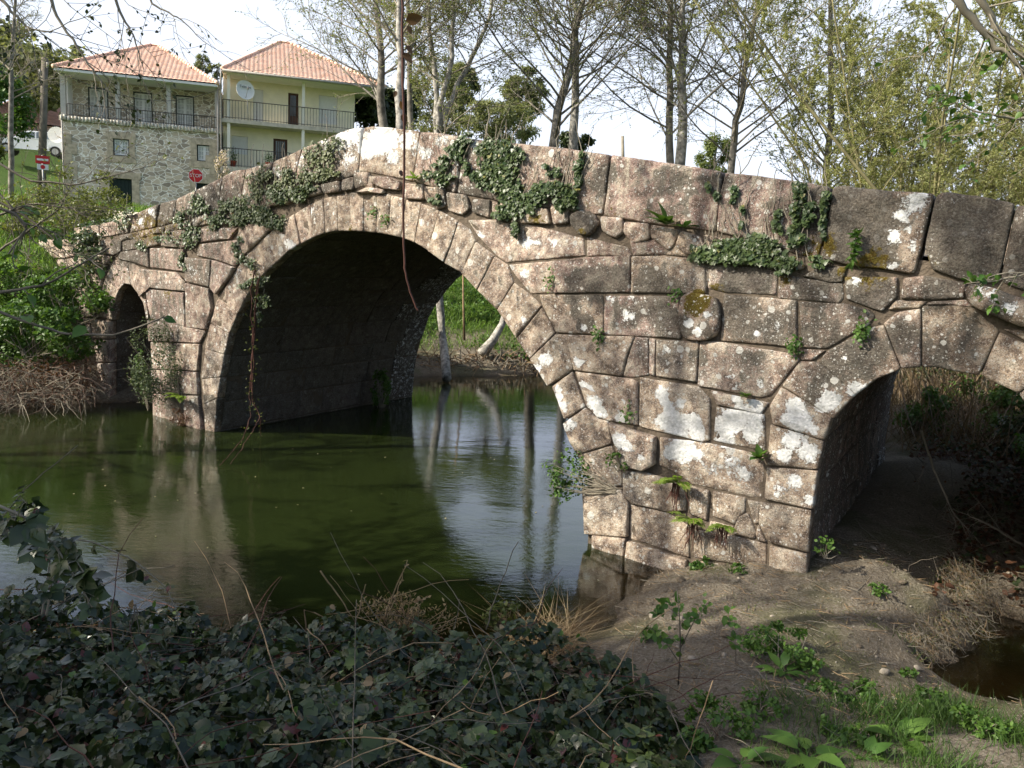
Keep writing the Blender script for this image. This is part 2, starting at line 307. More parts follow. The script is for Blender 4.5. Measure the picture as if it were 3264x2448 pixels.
SP8 = [[(285,635),(660,640),(695,700),(690,812),(390,802),(282,772)], [(375,805),(810,842),(810,1120),(360,1080)], [(820,850),(1100,862),(1240,900),(1272,935),(1240,985),(985,1130),(835,1120)],
 [(700,690),(1085,742),(1085,830),(1060,862),(820,842),(698,832)], [(1090,705),(1400,705),(1400,830),(1310,908),(1250,892),(1098,832)], [(840,700),(930,650),(1110,640),(1080,735),(1000,742)],
 [(1438,712),(1560,697),(1812,742),(1790,832),(1600,842),(1420,832)], [(1385,842),(1580,848),(1540,888),(1340,900)], [(240,1080),(360,1086),(800,1160),(825,1195),(655,1402),(600,1417),(225,1345)],
 [(838,1130),(982,1138),(900,1197),(830,1197)], [(300,1372),(645,1447),(600,1512),(335,1457)], [(1600,850),(1800,838),(1850,880),(1560,868)],[(215,560),(330,600),(280,770),(232,700)]]
for P in SP8: blk(spand, 8, P, bulge=.03, off=random.uniform(-.012, .014), step=.06)
blk(spand, 5, [(1790,640),(1850,606),(2015,640),(2030,780),(2005,870),(1900,902),(1800,880),(1778,760)], bulge=.10, off=.05, rnd=.09, rough=1.5, hue=.5)   # the mossy boulder
SP6 = [[(715,242),(905,272),(912,420),(700,376)], [(495,362),(690,386),(905,432),(905,600),(860,602),(620,547),(540,492),(490,470)],
 [(350,497),(420,495),(600,545),(598,650),(530,655),(385,622),(350,590)], [(603,548),(690,572),(680,690),(610,660)], [(700,572),(832,600),(830,655),(790,705),(700,672)], [(800,668),(842,660),(875,740),(865,762),(780,742)],
 [(836,606),(888,618),(884,700),(866,705)], [(375,625),(530,660),(610,712),(612,836),(375,760)], [(625,722),(760,742),(915,782),(912,880),(625,835)], [(615,842),(912,884),(912,985),(612,985)], [(690,690),(785,712),(775,738),(685,718)], [(880,705),(915,775),(880,770),(868,745)]]
for P in SP6: blk(spand, 6, P, bulge=.025, off=random.uniform(-.015, .012), hue=random.uniform(0, .35), step=.06)
blk(spand, 6, [(300,302),(482,358),(480,468),(435,492),(352,472),(330,400)], bulge=.04, off=.07, hue=.4)
# right arch ring
for P in ([(970,165),(1170,285),(1140,375),(940,310),(925,240)], [(930,312),(1140,376),(1115,490),(915,470)], [(915,480),(1115,494),(1095,645),(905,605)], [(885,615),(1090,650),(1080,815),(925,775),(882,700)], [(928,788),(1075,820),(1070,985),(915,985)]):
    blk(ring_right, 6, P, bulge=.02, off=random.uniform(0, .015), hue=random.uniform(0, .4))
for P in ([(830,1200),(940,1205),(1155,1400),(1025,1540),(722,1345)], [(984,1140),(1160,1050),(1260,1000),(1320,985),(1422,1245),(1270,1312),(1155,1400),(942,1203)], [(1322,978),(1400,912),(1540,890),(1540,1235),(1425,1245)],
          [(1545,875),(1810,852),(1860,900),(2000,1020),(1882,1285),(1740,1260),(1640,1238),(1546,1235)], [(2002,1030),(2200,1120),(2300,1250),(2110,1390),(1890,1283)], [(2115,1395),(2305,1255),(2450,1400),(2250,1570)],
          [(2250,1575),(2452,1405),(2560,1650),(2330,1800)],[(2330,1805),(2562,1655),(2600,2000),(2370,2050)],[(2370,2055),(2600,2005),(2610,2500),(2380,2500)]):
    blk(ring_right, 8, P, bulge=.02, off=random.uniform(0, .012), hue=random.uniform(.1, .5), step=.06)
for P in ([(2310,1240),(2210,1110),(2020,1010),(2500,1050),(2700,1300),(2455,1395)],[(2460,1405),(2700,1310),(2800,1700),(2565,1650)],[(2570,1660),(2800,1705),(2820,2500),(2610,2500)]):
    blk(spand, 8, P, bulge=.03, step=.09)
blk(caps, 8, [(1800,775),(1835,745),(1960,768),(2146,835),(2300,880),(2360,960),(2200,1010),(2080,978),(1950,922),(1830,872)], bulge=.10, off=.13, thick=.35, rnd=.08, rough=1.6, hue=.3)
# left pier and left side
LW = [[(610,162),(750,142),(755,240),(598,197)], [(757,142),(930,148),(932,262),(760,242)], [(940,188),(1070,202),(1063,342),(940,312)], [(1076,202),(1190,240),(1165,288),(1090,380),(1062,344)],
 [(700,245),(890,264),(935,312),(935,362),(735,342),(712,390),(690,330)], [(737,347),(930,367),(938,543),(762,502),(745,430)], [(940,318),(1060,348),(1072,450),(1045,550),(1040,555),(942,542)], [(752,506),(820,512),(1038,560),(1012,622),(758,612)],
 [(760,615),(1010,626),(1000,762),(770,752)], [(770,755),(998,766),(1005,882),(772,872)], [(775,875),(1005,886),(1028,1085),(890,1050),(778,1000)], [(722,400),(742,400),(752,500),(742,505)],
 [(620,100),(710,75),(820,60),(815,125),(700,150),(620,160)], [(825,60),(1000,42),(1008,112),(930,145),(820,135)], [(1005,45),(1210,38),(1160,98),(1010,116)], [(1002,122),(1200,102),(1228,183),(1190,235),(1080,200),(990,182)],
 [(1212,38),(1330,-5),(1390,28),(1330,88),(1232,182),(1203,105)], [(340,290),(500,265),(522,255),(500,385),(345,370)], [(345,375),(413,380),(413,480),(390,470)], [(416,380),(500,388),(502,490),(440,490),(416,480)],
 [(460,500),(556,512),(556,600),(475,600)], [(475,604),(556,604),(560,718),(490,718)], [(500,722),(560,722),(562,930),(505,930)], [(440,170),(575,185),(520,252),(440,262)], [(330,200),(435,175),(435,262),(340,284)],
 [(420,100),(615,100),(612,160),(580,180),(430,168)],[(250,290),(336,292),(340,372),(250,380)],[(250,384),(385,384),(385,470),(260,480)],[(360,484),(456,496),(470,600),(360,600)],[(360,604),(472,604),(486,720),(360,720)],[(360,724),(498,724),(500,930),(360,930)],
 [(120,200),(326,200),(334,286),(130,290)],[(120,294),(246,292),(246,380),(125,384)],[(130,388),(255,388),(256,480),(130,480)],[(200,100),(416,100),(425,168),(330,196),(200,196)]]
for P in LW: blk(spandl, 4, P, bulge=.02, gap=.004, off=random.uniform(.02, .05), hue=random.uniform(.4, 1.), step=.07)
LRO = [(503,930),(500,720),(500,600),(500,490),(500,390),(528,290),(572,205),(640,190),(700,243),(712,392)]
LRI = [(561,930),(560,720),(558,600),(560,505),(572,415),(592,355),(622,322),(655,328),(690,372),(712,395)]
for i in range(3, 9): blk(ring_left, 4, [LRO[i], LRO[i+1], LRI[i+1], LRI[i]] if i < 8 else [LRO[8], (735,345), (720,428), LRI[8]], bulge=.015, off=-.008, hue=random.uniform(.2, .7), rnd=.02)
# rough projecting course under the parapet
C2 = [[(50,935),(132,935),(136,1012),(60,1024)], [(140,958),(250,958),(308,990),(300,1032),(220,1027),(150,992)], [(320,995),(430,1000),(432,1082),(330,1082)], [(436,1010),(540,1020),(552,1120),(500,1137),(442,1082)],
 [(552,1040),(660,1060),(682,1130),(640,1167),(562,1142)], [(690,1080),(790,1082),(785,1182),(690,1152)], [(795,1090),(900,1112),(900,1185),(800,1185)], [(905,1120),(1100,1130),(1120,1215),(960,1212),(905,1182)],
 [(1112,1120),(1212,1130),(1217,1212),(1130,1222)], [(1225,1170),(1270,1143),(1360,1163),(1382,1212),(1330,1277),(1280,1277),(1230,1222)], [(1385,1172),(1510,1180),(1510,1260),(1470,1297),(1392,1250)],
 [(1515,1202),(1652,1212),(1652,1300),(1570,1322),(1512,1270)], [(1665,1222),(1822,1248),(1792,1332),(1760,1363),(1667,1290)], [(1825,1255),(1930,1280),(1975,1390),(1850,1380),(1795,1335)],[(1940,1270),(2080,1300),(2180,1360),(2140,1420),(1985,1392)],
 [(135,1015),(215,1030),(215,1050),(60,1048)],[(2085,1290),(2260,1345),(2330,1420),(2230,1440),(2185,1360)],[(2270,1340),(2400,1380),(2500,1440),(2480,1470),(2340,1430)]]
for P in C2: blk(corn, 2, P, bulge=random.uniform(.03, .06), off=random.uniform(.015, .05), rnd=.03, rough=1.4, hue=random.uniform(.2, .7), thick=.2)
C1 = [[(1745,1000),(1850,980),(1857,1042),(1762,1052)], [(1640,1010),(1738,1000),(1752,1050),(1650,1075)], [(1530,1030),(1632,1012),(1642,1075),(1545,1115)], [(1420,1060),(1522,1032),(1536,1110),(1430,1130)], [(1300,1095),(1412,1062),(1420,1130),(1310,1165)],
 [(1180,1140),(1292,1100),(1300,1165),(1190,1200)], [(1040,1185),(1172,1142),(1182,1200),(1050,1235)], [(900,1225),(1032,1190),(1040,1236),(905,1262)], [(760,1255),(892,1228),(898,1264),(770,1290)], [(650,1275),(752,1258),(762,1292),(655,1310)],[(1862,972),(1925,960),(1925,1030),(1862,1038)],[(1930,948),(2010,950),(2030,1018),(1935,1030)]]
for P in C1: blk(corn, 1, P, bulge=.05, off=random.uniform(.0, .04), rnd=.04, rough=1.5, hue=random.uniform(.3, .9), thick=.2)
# parapet blocks
for c, P, kw in [(2, [(100,688),(150,682),(230,689),(320,699),(405,712),(366,985),(260,962),(130,937),(66,937)], {}), (2, [(408,713),(520,720),(640,742),(600,1050),(560,1024),(470,1012),(370,988)], {}), (2, [(643,742),(760,760),(900,772),(880,1105),(780,1082),(660,1060),(604,1050)], {}),
 (2, [(903,772),(1180,800),(1320,820),(1440,838),(1408,1082),(1395,1168),(1240,1146),(1100,1128),(884,1106)], dict(hue=.6)), (2, [(1444,838),(1680,870),(1850,895),(2046,928),(2035,1080),(2008,1258),(1850,1236),(1660,1216),(1400,1170)], dict(hue=.9)),
 (8, [(386,88),(620,112),(880,148),(1012,175),(985,400),(940,595),(820,578),(650,515),(335,440),(350,250)], dict(hue=1.)), (8, [(1020,180),(1060,166),(1100,168),(1340,195),(1606,212),(1622,222),(1552,520),(1505,692),(1300,662),(1115,640),(955,600),(985,400)], dict(hue=.3, bulge=.04, rnd=.04, off=.02)),
 (8, [(1630,222),(1690,203),(1900,232),(2085,268),(2098,280),(2028,600),(1992,738),(1820,738),(1600,665),(1560,520)], dict(hue=.3, bulge=.04, rnd=.04, off=.03)), (8, [(2098,275),(2280,300),(2400,325),(2380,860),(2146,790),(2000,735),(2030,600)], dict(hue=.5, bulge=.06, rnd=.06, off=.02)),
 (8, [(2405,325),(2700,370),(2690,930),(2385,865)], dict(hue=.4)), (8, [(2705,370),(3000,420),(3000,1010),(2695,935)], dict(hue=.4)),
 (1, [(1820,722),(1900,695),(1968,688),(1945,945),(1850,978),(1745,998),(1780,860)], {}), (1, [(1640,802),(1700,777),(1817,724),(1776,860),(1742,998),(1600,1018),(1615,900)], {}), (1, [(1480,872),(1600,822),(1636,804),(1612,900),(1596,1020),(1450,1052),(1462,950)], {}),
 (1, [(1330,915),(1476,875),(1458,950),(1446,1053),(1300,1095),(1318,1000)], {}), (1, [(1205,955),(1260,925),(1326,916),(1314,1000),(1296,1096),(1185,1138),(1195,1040)], {}), (1, [(1065,1028),(1200,958),(1191,1040),(1181,1140),(1040,1185),(1052,1100)], {}),
 (1, [(960,1078),(1060,1030),(1048,1100),(1036,1187),(940,1212),(950,1140)], {}), (1, [(870,1102),(956,1080),(946,1140),(936,1213),(850,1232),(860,1160)], {}), (1, [(790,1132),(866,1104),(856,1160),(846,1233),(770,1250),(780,1190)], {}), (1, [(720,1160),(786,1134),(776,1190),(766,1251),(700,1264),(708,1210)], {}), (1, [(640,1190),(716,1162),(704,1210),(696,1265),(630,1275),(634,1230)], {}), (1, [(540,1215),(636,1192),(630,1230),(626,1276),(540,1288)], {}),
 (1, [(400,1235),(536,1217),(536,1288),(400,1300)], {})]:
    kw = {**dict(gap=.004, bulge=.035, off=random.uniform(-.01, .012), thick=.34, rough=1.2, rnd=.03, hue=random.uniform(.3, .8), step=.055), **kw}; blk(parap, c, P, **kw)
# outlines in bridge coordinates
main_i = [B(4, x, y) for x, y in LI[:-1]]+[B(5, x, y) for x, y in [(0,262),(66,272),(145,292),(222,318),(303,368),(395,440),(498,500),(590,600),(705,715),(820,885),(898,1005),(1005,1165),(1028,1180),(1100,1360),(1130,1490),(1180,1575)]]+[B(6, x, y) for x, y in [(195,510),(200,640),(205,742)]]
left_i = [B(4, x, y) for x, y in LRI[:9]+[(722,430),(740,510),(750,600),(762,750),(772,870),(777,1000)]]
right_i = [B(6, x, y) for x, y in [(1070,985),(1080,815),(1095,645),(1115,490),(1140,375),(1172,285)]]+[B(8, x, y) for x, y in [(1100,1450),(1155,1400),(1270,1311),(1422,1246),(1546,1235),(1640,1238),(1740,1260),(1886,1285),(2112,1392),(2250,1573),(2330,1802),(2372,2052),(2380,2500)]]
for L_ in (main_i, left_i, right_i):
    L_[0] = np.array([L_[0][0], -.7]); L_[-1] = np.array([L_[-1][0], -.7])
def widen(L_, d):
    c = np.array([(L_[0][0]+L_[-1][0])/2, .8]); out = []
    for p in L_:
        q = p-c; out.append(p+q/np.linalg.norm(q)*d if p[1] > -.6 else np.array([p[0]+math.copysign(d, q[0]), p[1]]))
    return out
TOPL = [(4, 120, 215), (4,340,160)]+[(1,400,1290),(1,636,1270),(1,850,1228),(1,1040,1180),(1,1296,1094),(1,1600,1014),(1,1850,970),(1,2100,945)]+[(2,370,975),(2,660,1050),(2,1000,1115),(2,1400,1165),(2,1850,1232)]+[(8,650,505),(8,950,595),(8,1480,675),(8,2000,735),(8,2380,855),(8,2690,925),(8,3000,1000)]
top = [B(*q) for q in TOPL]
top[-1] = np.array([top[-1][0], top[-1][1]])
prof = [np.array([-6.5, -.7])]+widen(left_i, .05)+widen(main_i, .05)+widen(right_i, .05)+[np.array([16.5, -.7]), np.array([16.5, 1.9])]+[t+np.array([0, .10]) for t in top[::-1]]+[np.array([-6.5, 2.4])]
BW_ = 5.0
bridge = empty('stone_bridge', BW(4, 0), 'old humpbacked granite bridge with three arches, lichen-spotted blocks and a stone parapet', 'bridge')
# coursed blocks on past the right edge of the photo
u_ = B(8, 2700, 1300)[0]; z = -.6
def topz(u): return np.interp(u, [t[0] for t in top], [t[1] for t in top])
while z < 2.9:
    h_ = random.uniform(.3, .42); u = B(8, 2820, 1700)[0]+random.uniform(0, .1) if z < 1.55 else (u_ if z < 2.2 else B(8, 2500, 1050)[0])+.05
    while u < 16.3:
        w_ = min(16.5, u+random.uniform(.5, 1.0)); za, zb = min(z+h_, topz(u)), min(z+h_, topz(w_))
        if za-z > .08: stone(spand, [(u, z), (w_, z), (w_, zb), (u, za)], face_map, wear='face', bulge=.03, step=.1, off=random.uniform(0, .02))
        u = w_
    z += h_
u = B(8, 3000, 420)[0]
while u < 16.2:
    w_ = u+random.uniform(.7, 1.2); stone(parap, [(u, topz(u)), (w_, topz(w_)), (w_, topz(w_)+.75), (u, topz(u)+.75)], face_map, wear='face', thick=.34, step=.1, xt=(0, .3, 0)); u = w_
def bpart(name, mb, mat=None, parent=bridge): return mb.build(name, mat or STONE, parent)
core = MB()
n = len(prof)
core.prism([BW(p[0], p[1], .022) for p in prof], [BW(p[0], p[1], BW_) for p in prof]); core.build('wall_core', CORE, bridge, smooth=False)
bpart('spandrel_wall', spand); bpart('spandrel_wall', spandl); bpart('capstone', caps); bpart('arch_ring', ring_main); bpart('arch_ring', ring_left); bpart('arch_ring', ring_right); bpart('cornice', corn); bpart('parapet', parap); bpart('pier_footing', foot)
# vaults: courses of blocks running through the bridge
def vault(L_, rowlen, xt, seed, flip=False):
    random.seed(seed); mb = MB(); P = np.array(L_); seg = np.linalg.norm(np.diff(P, axis=0), axis=1); s = np.concatenate([[0], np.cumsum(seg)])
    cu = np.array([(P[0][0]+P[-1][0])/2, .8])
    def mp(a, v, h):
        a = np.clip(a, 0, s[-1]-1e-4); p = np.column_stack([np.interp(a, s, P[:, 0]), np.interp(a, s, P[:, 1])])
        e = .05; p2 = np.column_stack([np.interp(a+e, s, P[:, 0]), np.interp(a+e, s, P[:, 1])]); p1 = np.column_stack([np.interp(a-e, s, P[:, 0]), np.interp(a-e, s, P[:, 1])])
        T = p2-p1; T /= np.linalg.norm(T, axis=1)[:, None]+1e-9; N = np.column_stack([T[:, 1], -T[:, 0]])
        p = p+N*h[:, None]
        return BA+p[:, :1]*BU+v[:, None]*BN+p[:, 1:]*np.array([[0, 0, 1.]])
    a = 0.
    while a < s[-1]-.05:
        b = min(s[-1], a+rowlen*random.uniform(.8, 1.15)); 
        if s[-1]-b < .15: b = s[-1]
        v = .13
        while v < BW_-.01:
            w = min(BW_, v+random.uniform(.55, 1.1))
            if BW_-w < .3: w = BW_
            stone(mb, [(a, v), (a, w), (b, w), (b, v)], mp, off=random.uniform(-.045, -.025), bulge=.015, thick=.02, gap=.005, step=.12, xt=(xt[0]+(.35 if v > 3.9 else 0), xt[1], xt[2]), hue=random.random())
            v = w
        a = b
    return mb
bpart('vault', vault(main_i, .42, (0, 1.5, 0), 3)); bpart('vault', vault(left_i, .4, (0, 1., 0), 4)); bpart('vault', vault(right_i, .42, (0, .6, 0), 5))  # crust value raised to paint the deep shade inside the barrels
# far parapet, far wall and roadway
fp = MB(); random.seed(11)
tp = np.array(top)
u = -5.
while u < 15.5:
    w = u+random.uniform(.9, 1.7); zz = [np.interp(q, tp[:, 0], tp[:, 1]) for q in (u, w)]
    hh = .75
    stone(fp, [(u, zz[0]-.1), (w, zz[1]-.1), (w, zz[1]+hh), (u, zz[0]+hh)], lambda a, z, h: BA+a[:, None]*BU+(BW_-.02-.3-h)[:, None]*BN+z[:, None]*np.array([0, 0, 1.]), thick=.3, step=.12, xt=(.2, .2, 0)); u = w
bpart('far_parapet', fp)
rd = MB()
V = []; us = np.linspace(-6.4, 16.4, 90)
for q in us:
    z = np.interp(q, tp[:, 0], tp[:, 1])+.14
    for v in (.3, 1.5, 2.6, 3.7, 4.7): V.append(BW(q, z+.06*(1-abs(v-2.5)/2.2)+.02*noise.noise(Vector((q*2, v*2, 3))), v))
rd.add(V, [(i*5+j, i*5+j+1, i*5+j+6, i*5+j+5) for i in range(89) for j in range(4)]); rd.build('road_surface', simple('road_stone', (.2, .17, .13), .9, .4, 5, .6), bridge)
random.seed(21)
# ================================================================ terrain
def Gp(x, y, z): q = G('d', x, y, z); return (q[0], q[1], z)
CP = [(0,0,1.35),(-4,0,1.45),(4,0,1.25),(0,1.4,1.2),(2,2,1.1),(-3,3,.55),(-1.5,3.4,.5),(0.2,3.6,.45),(-1,2.2,.8),(-3,2,.9),(-8,3,.8),(-8,0,1.4),(3,2.5,.85),(6,2,1.1),(9,5,1.3),(7.5,3.5,1.0),(0,-10,1.8),(-15,-5,1.8),(15,-5,1.8),
 (-1,5.3,.25),(-3,5.3,.3),(-6,5.4,.2),(-9,5.2,.2),(-1,6.1,-.15),(-3,6.2,-.2),(-6,6.3,-.2),(-12,6,-.1),(.5,5.6,.1),(1.6,4.6,.5),
 (-5,9,-.9),(-7,11,-.7),(-3,10,-1.),(0,11,-.9),(1,16,-.8),(-2,17,-.8),(-8,8,-.8),(-6,12.7,-.5),(-2,8,-.8),(-13,8,-.6),(-.3,7.6,-.45),(0.8,7.9,-.3),(5,16,-.8),(10,22,-.7),(-.4,6.6,-.3),(0.2,9.2,-.7),(2.4,19,-.8)]
CP += [Gp(*q) for q in [(1290,1360,-.03),(1335,1300,-.02),(1405,1252,0.),(1330,1250,-.16),(1270,1290,-.2),(1240,1440,.02),(1270,1520,.2),
 (1500,1260,.2),(1600,1225,.27),(1745,1262,.29),(1500,1330,.24),(1600,1380,.28),(1420,1340,.12),(1850,1265,.36),(1960,1225,.49),(2040,1255,.49),(1900,1240,.42),(2080,1300,.36),(2020,1325,.3),(1955,1375,.25),(2000,1425,-.13),(2060,1375,-.12),(2105,1420,-.15),(1985,1450,-.04),(2100,1500,-.04),(1750,1330,.3),(1650,1450,.33),(1450,1420,.2),(1800,1440,.3),(1880,1430,.24),
 (2110,1330,-.05),(1960,1432,-.03),(2040,1420,-.12),(2140,1370,-.14),(2190,1290,-.1),(2230,1400,-.14),(2150,1460,-.1),(2212,1500,-.06),(2060,1465,-.05),(2300,1500,-.08),(2400,1300,-.12),(2330,1420,-.06),(2300,1200,-.05),(2450,1100,-.1),
 (2000,1500,.2),(2120,1560,.3),(2250,1580,.35),(1900,1560,.45),(1700,1560,.45),(1500,1540,.42),(2400,1560,.5),(2700,1350,.7),(2900,1200,1.),(1965,1500,.2)]]
# under and behind the right arch
CP += [tuple(BW(9.6,.42,1.5)), tuple(BW(9.6,.5,3.)), tuple(BW(9.6,.55,4.8)), tuple(BW(11.,.35,1.5)), tuple(BW(11.,.45,3.5)), tuple(BW(11,.6,5.5)), tuple(BW(12.3,.2,2)), tuple(BW(12,.7,8)), tuple(BW(9,.8,8)), tuple(BW(13,.9,8)), tuple(BW(8,.3,7)), tuple(BW(12.2,.0,.8)),
       tuple(BW(14,.8,1)), tuple(BW(15,1.2,3)), tuple(BW(13.5,1.6,11)), tuple(BW(16,1.8,8)), tuple(BW(11,1.6,14)), tuple(BW(8.,-.3,5)), tuple(BW(7.6,-.5,2)), tuple(BW(6.5,-.2,9))]
# far bank seen through the main arch
CP += [(-2,20.2,.05),(0.5,21.2,.05),(-5,19.5,.0),(3,22.6,0),(-1.6,21.2,.35),(.6,22.2,.4),(-2,23,1.1),(1,24,1.2),(-2,26,2.1),(1,27,2.2),(-2,31,2.9),(4,25.2,1.2),(5,30,2.6),(-5,22,1.2),(-5,26,2.3),(8,28,1.8),(12,32,2.4),(-1,19.,-.35),(-3.5,18.,-.4),(-6,18.2,.2),(2,40,3.2),(20,40,3.),(25,20,2.6),(20,10,2.2)]
# left bank, the end of the bridge and the hill with the houses
CP += [(-8.87,13.72,.0),(-10.2,12.6,.0),(-12.5,10.6,.0),(-16,9,0),(-9.0,14.6,.55),(-8.2,14.4,.3),(-9.6,14.9,1.1),(-11,14.4,1.2),(-13.5,12.5,1.4),(-10.4,16,2.0),(-12.5,16.5,2.5),(-16,12.5,2.3),(-11.5,19,3.1),(-16,17,3.1),(-9.5,18.6,2.9),(-7.5,19.5,2.0),(-22,12,2.8),(-8.5,17,2.3),
 (-10.5,22,3.3),(-14,24,3.7),(-20,24,3.9),(-12,30,3.9),(-22,34,4.4),(-24,42,4.5),(-14,42,4.4),(-6,44,4.2),(4,50,4.),(-29,42,5.2),(-32,48,7.2),(-31,56,7.8),(-40,50,8.4),(-26,66,9),(-48,70,13),(-30,85,12),(-60,100,20),(-10,80,6),(10,90,4),(-70,60,18),(-50,30,8),(-35,20,4.5),(40,60,3.2),(40,20,3)]
CP += [tuple(BW(u,z,v)) for u,z,v in [(-3.95,.5,-.3),(-4.4,1.5,-.35),(-5,2.3,-.4),(-6,2.8,-.4),(-4.4,.9,-1.1),(-5.2,1.7,-1.3),(-6.6,2.4,-1.6),(-3.7,-.02,-.6),(-2.6,-.3,.8),(-2.6,-.35,3.2),(-2.7,-.3,-.6),(-7,3.1,1.5),(-8,3.2,4),(-5.2,2.6,5.6),(-3.6,.6,5.6),(-4.,.5,2.5)]]
CP = np.array(CP); _c, _i = np.unique(CP[:, :2].round(2), axis=0, return_index=True); CP = CP[_i]
_D = np.linalg.norm(CP[:, None, :2]-CP[None, :, :2], axis=2); _K = np.zeros((len(CP)+1,)*2); _K[:-1, :-1] = _D-.02*np.eye(len(CP)); _K[-1, :-1] = 1; _K[:-1, -1] = 1
_W = np.linalg.solve(_K, np.append(CP[:, 2], 0))
def height(x, y, detail=True):
    x = np.atleast_1d(np.asarray(x, float)); y = np.atleast_1d(np.asarray(y, float)); z = np.empty(len(x))
    for i in range(0, len(x), 20000):
        d = np.sqrt((x[i:i+20000, None]-CP[None, :, 0])**2+(y[i:i+20000, None]-CP[None, :, 1])**2); z[i:i+20000] = d@_W[:-1]+_W[-1]
    z = np.clip(z, -1.1, 26)
    far = np.clip((np.hypot(x, y)-90)/120, 0, 1); z = z*(1-far)+4*far
    if detail:
        q = np.array([noise.fractal(Vector((a*1.1, b*1.1, 1)), .9, 2.1, 3)*.05+noise.fractal(Vector((a*5, b*5, 9)), .8, 2.2, 3)*.014 for a, b in zip(x, y)])
        z = z+q*np.clip((z+.4)*2, .25, 1)*1.25
    return z
def gz(x, y): return float(height([x], [y])[0])
def axis(lo, hi, fine, step0, grow):
    a = list(np.arange(fine[0], fine[1], step0)); s = step0
    while a[-1] < hi: s *= grow; a.append(a[-1]+s)
    s = step0; b = [fine[0]]
    while b[-1] > lo: s *= grow; b.append(b[-1]-s)
    return np.array(b[1:][::-1]+a)
gx = axis(-300, 300, (-5, 7), .06, 1.035); gy = axis(-60, 500, (2.5, 9.5), .06, 1.03)
XX, YY = np.meshgrid(gx, gy); ZZ = height(XX.ravel(), YY.ravel())
nx, ny = len(gx), len(gy)
me = bpy.data.meshes.new('ground'); 
I = (np.arange(ny-1)[:, None]*nx+np.arange(nx-1)[None, :]).ravel()
me.from_pydata(np.column_stack([XX.ravel(), YY.ravel(), ZZ]).tolist(), [], np.column_stack([I, I+1, I+nx+1, I+nx]).tolist())
me.polygons.foreach_set('use_smooth', [True]*len(me.polygons))
ground = bpy.data.objects.new('ground', me); COL.objects.link(ground); tag(ground, kind='structure')
def m_ground():
    t = NT('earth_and_grass'); p = t.pos(); xyz = t.n('SeparateXYZ', Vector=p).outputs
    n1 = t.noise(.9, 4); n2 = t.noise(7., 6, .7); n3 = t.noise(45., 5, .7)
    sand = t.mix(n2, (.13, .105, .075), (.28, .24, .18)); sand = t.mix(t.ss(n3, .45, .7, 0, .6), sand, (.42, .38, .32)); sand = t.mix(t.ss(n3, .48, .3, 0, .6), sand, (.09, .07, .05))
    sand = t.mix(t.ss(n1, .5, .62, 0, .55), sand, (.10, .11, .045))
    z = xyz[2]
    wet = t.ss(z, .1, -.02); sand = t.mix(t.m('MULTIPLY', wet, .6), sand, (.07, .045, .025))
    bed = t.mix(n2, (.17, .095, .04), (.32, .20, .10)); bed = t.mix(t.ss(n3, .55, .7), bed, (.3, .22, .14))
    deep = t.mix(n1, (.012, .02, .006), (.022, .032, .01))
    c = t.mix(t.ss(z, 0., -.04), sand, bed); c = t.mix(t.ss(z, -.12, -.45), c, deep)
    gr = t.mix(n2, (.03, .06, .012), (.075, .13, .025))
    g = t.ss(t.m('ADD', z, t.m('MULTIPLY', t.m('SUBTRACT', n1, .5), .8)), .75, 1.05)
    dirt = t.mix(n3, (.07, .05, .03), (.15, .11, .07))
    gr = t.mix(t.ss(n2, .56, .68), gr, dirt)
    c = t.mix(g, c, gr)
    h = t.m('ADD', n2, t.m('MULTIPLY', n3, .6))
    return t.done(c, .92, t.bump(t.m('ADD', h, t.m('MULTIPLY', t.noise(20., 6, .75), 1.)), 1., .045), .12)
me.materials.append(m_ground())
# ---------------------------------------------------------------- river
def m_water():
    t = NT('river_water'); p = t.pos()
    s1 = t.noise(1., 3, .5, t.scale(p, (1.2, 2.6, 1))); s2 = t.noise(1., 4, .6, t.scale(p, (9., 16., 1)), dist=.6); s3 = t.noise(1., 2, .5, t.scale(p, (30, 42, 1)))
    calm = t.ss(t.noise(.45, 2), .38, .6, .25, 1.)
    h = t.m('ADD', t.m('MULTIPLY', s1, .6), t.m('ADD', t.m('MULTIPLY', t.m('MULTIPLY', s2, calm), .28), t.m('MULTIPLY', s3, .05)))
    nrm = t.bump(h, .13, .05)
    body = t.n('BsdfDiffuse', Color=t.mix(t.noise(.6, 3), (.015, .023, .006), (.024, .035, .009)))
    tr = t.n('BsdfTransparent', Color=(.80, .76, .52))
    gl = t.n('BsdfGlossy', Color=(.92, .95, 1.), Roughness=.02, Normal=nrm)
    # the water gets clearer over the shallows: a real depth, measured from the bed baked as the wear attribute
    L, D, M_, H = t.attr()
    a = t.n('MixShader', Fac=t.ss(L, .05, .45, .04, .80)); t.t.links.new(tr.outputs[0], a.inputs[1]); t.t.links.new(body.outputs[0], a.inputs[2])
    fr = t.n('Fresnel', IOR=1.52, Normal=nrm)
    b = t.n('MixShader', Fac=t.m('MULTIPLY', fr.outputs[0], 1.1)); t.t.links.new(a.outputs[0], b.inputs[1]); t.t.links.new(gl.outputs[0], b.inputs[2])
    t.t.links.new(b.outputs[0], t.out.inputs[0]); return t.mat
wx = axis(-120, 120, (-9, 6), .2, 1.08); wy = axis(-10, 200, (4, 23), .2, 1.08); WX, WY = np.meshgrid(wx, wy); dep = -height(WX.ravel(), WY.ravel(), False)
k = len(wx); I = (np.arange(len(wy)-1)[:, None]*k+np.arange(k-1)[None, :]).ravel()
w = MB(); w.add(np.column_stack([WX.ravel(), WY.ravel(), 0*WX.ravel()]), [], 0, np.column_stack([np.clip(dep, 0, 1)]*4)); w.f = np.column_stack([I, I+1, I+k+1, I+k]).tolist(); w.m = [0]*len(w.f)
water = w.build('water', m_water()); tag(water, kind='structure')
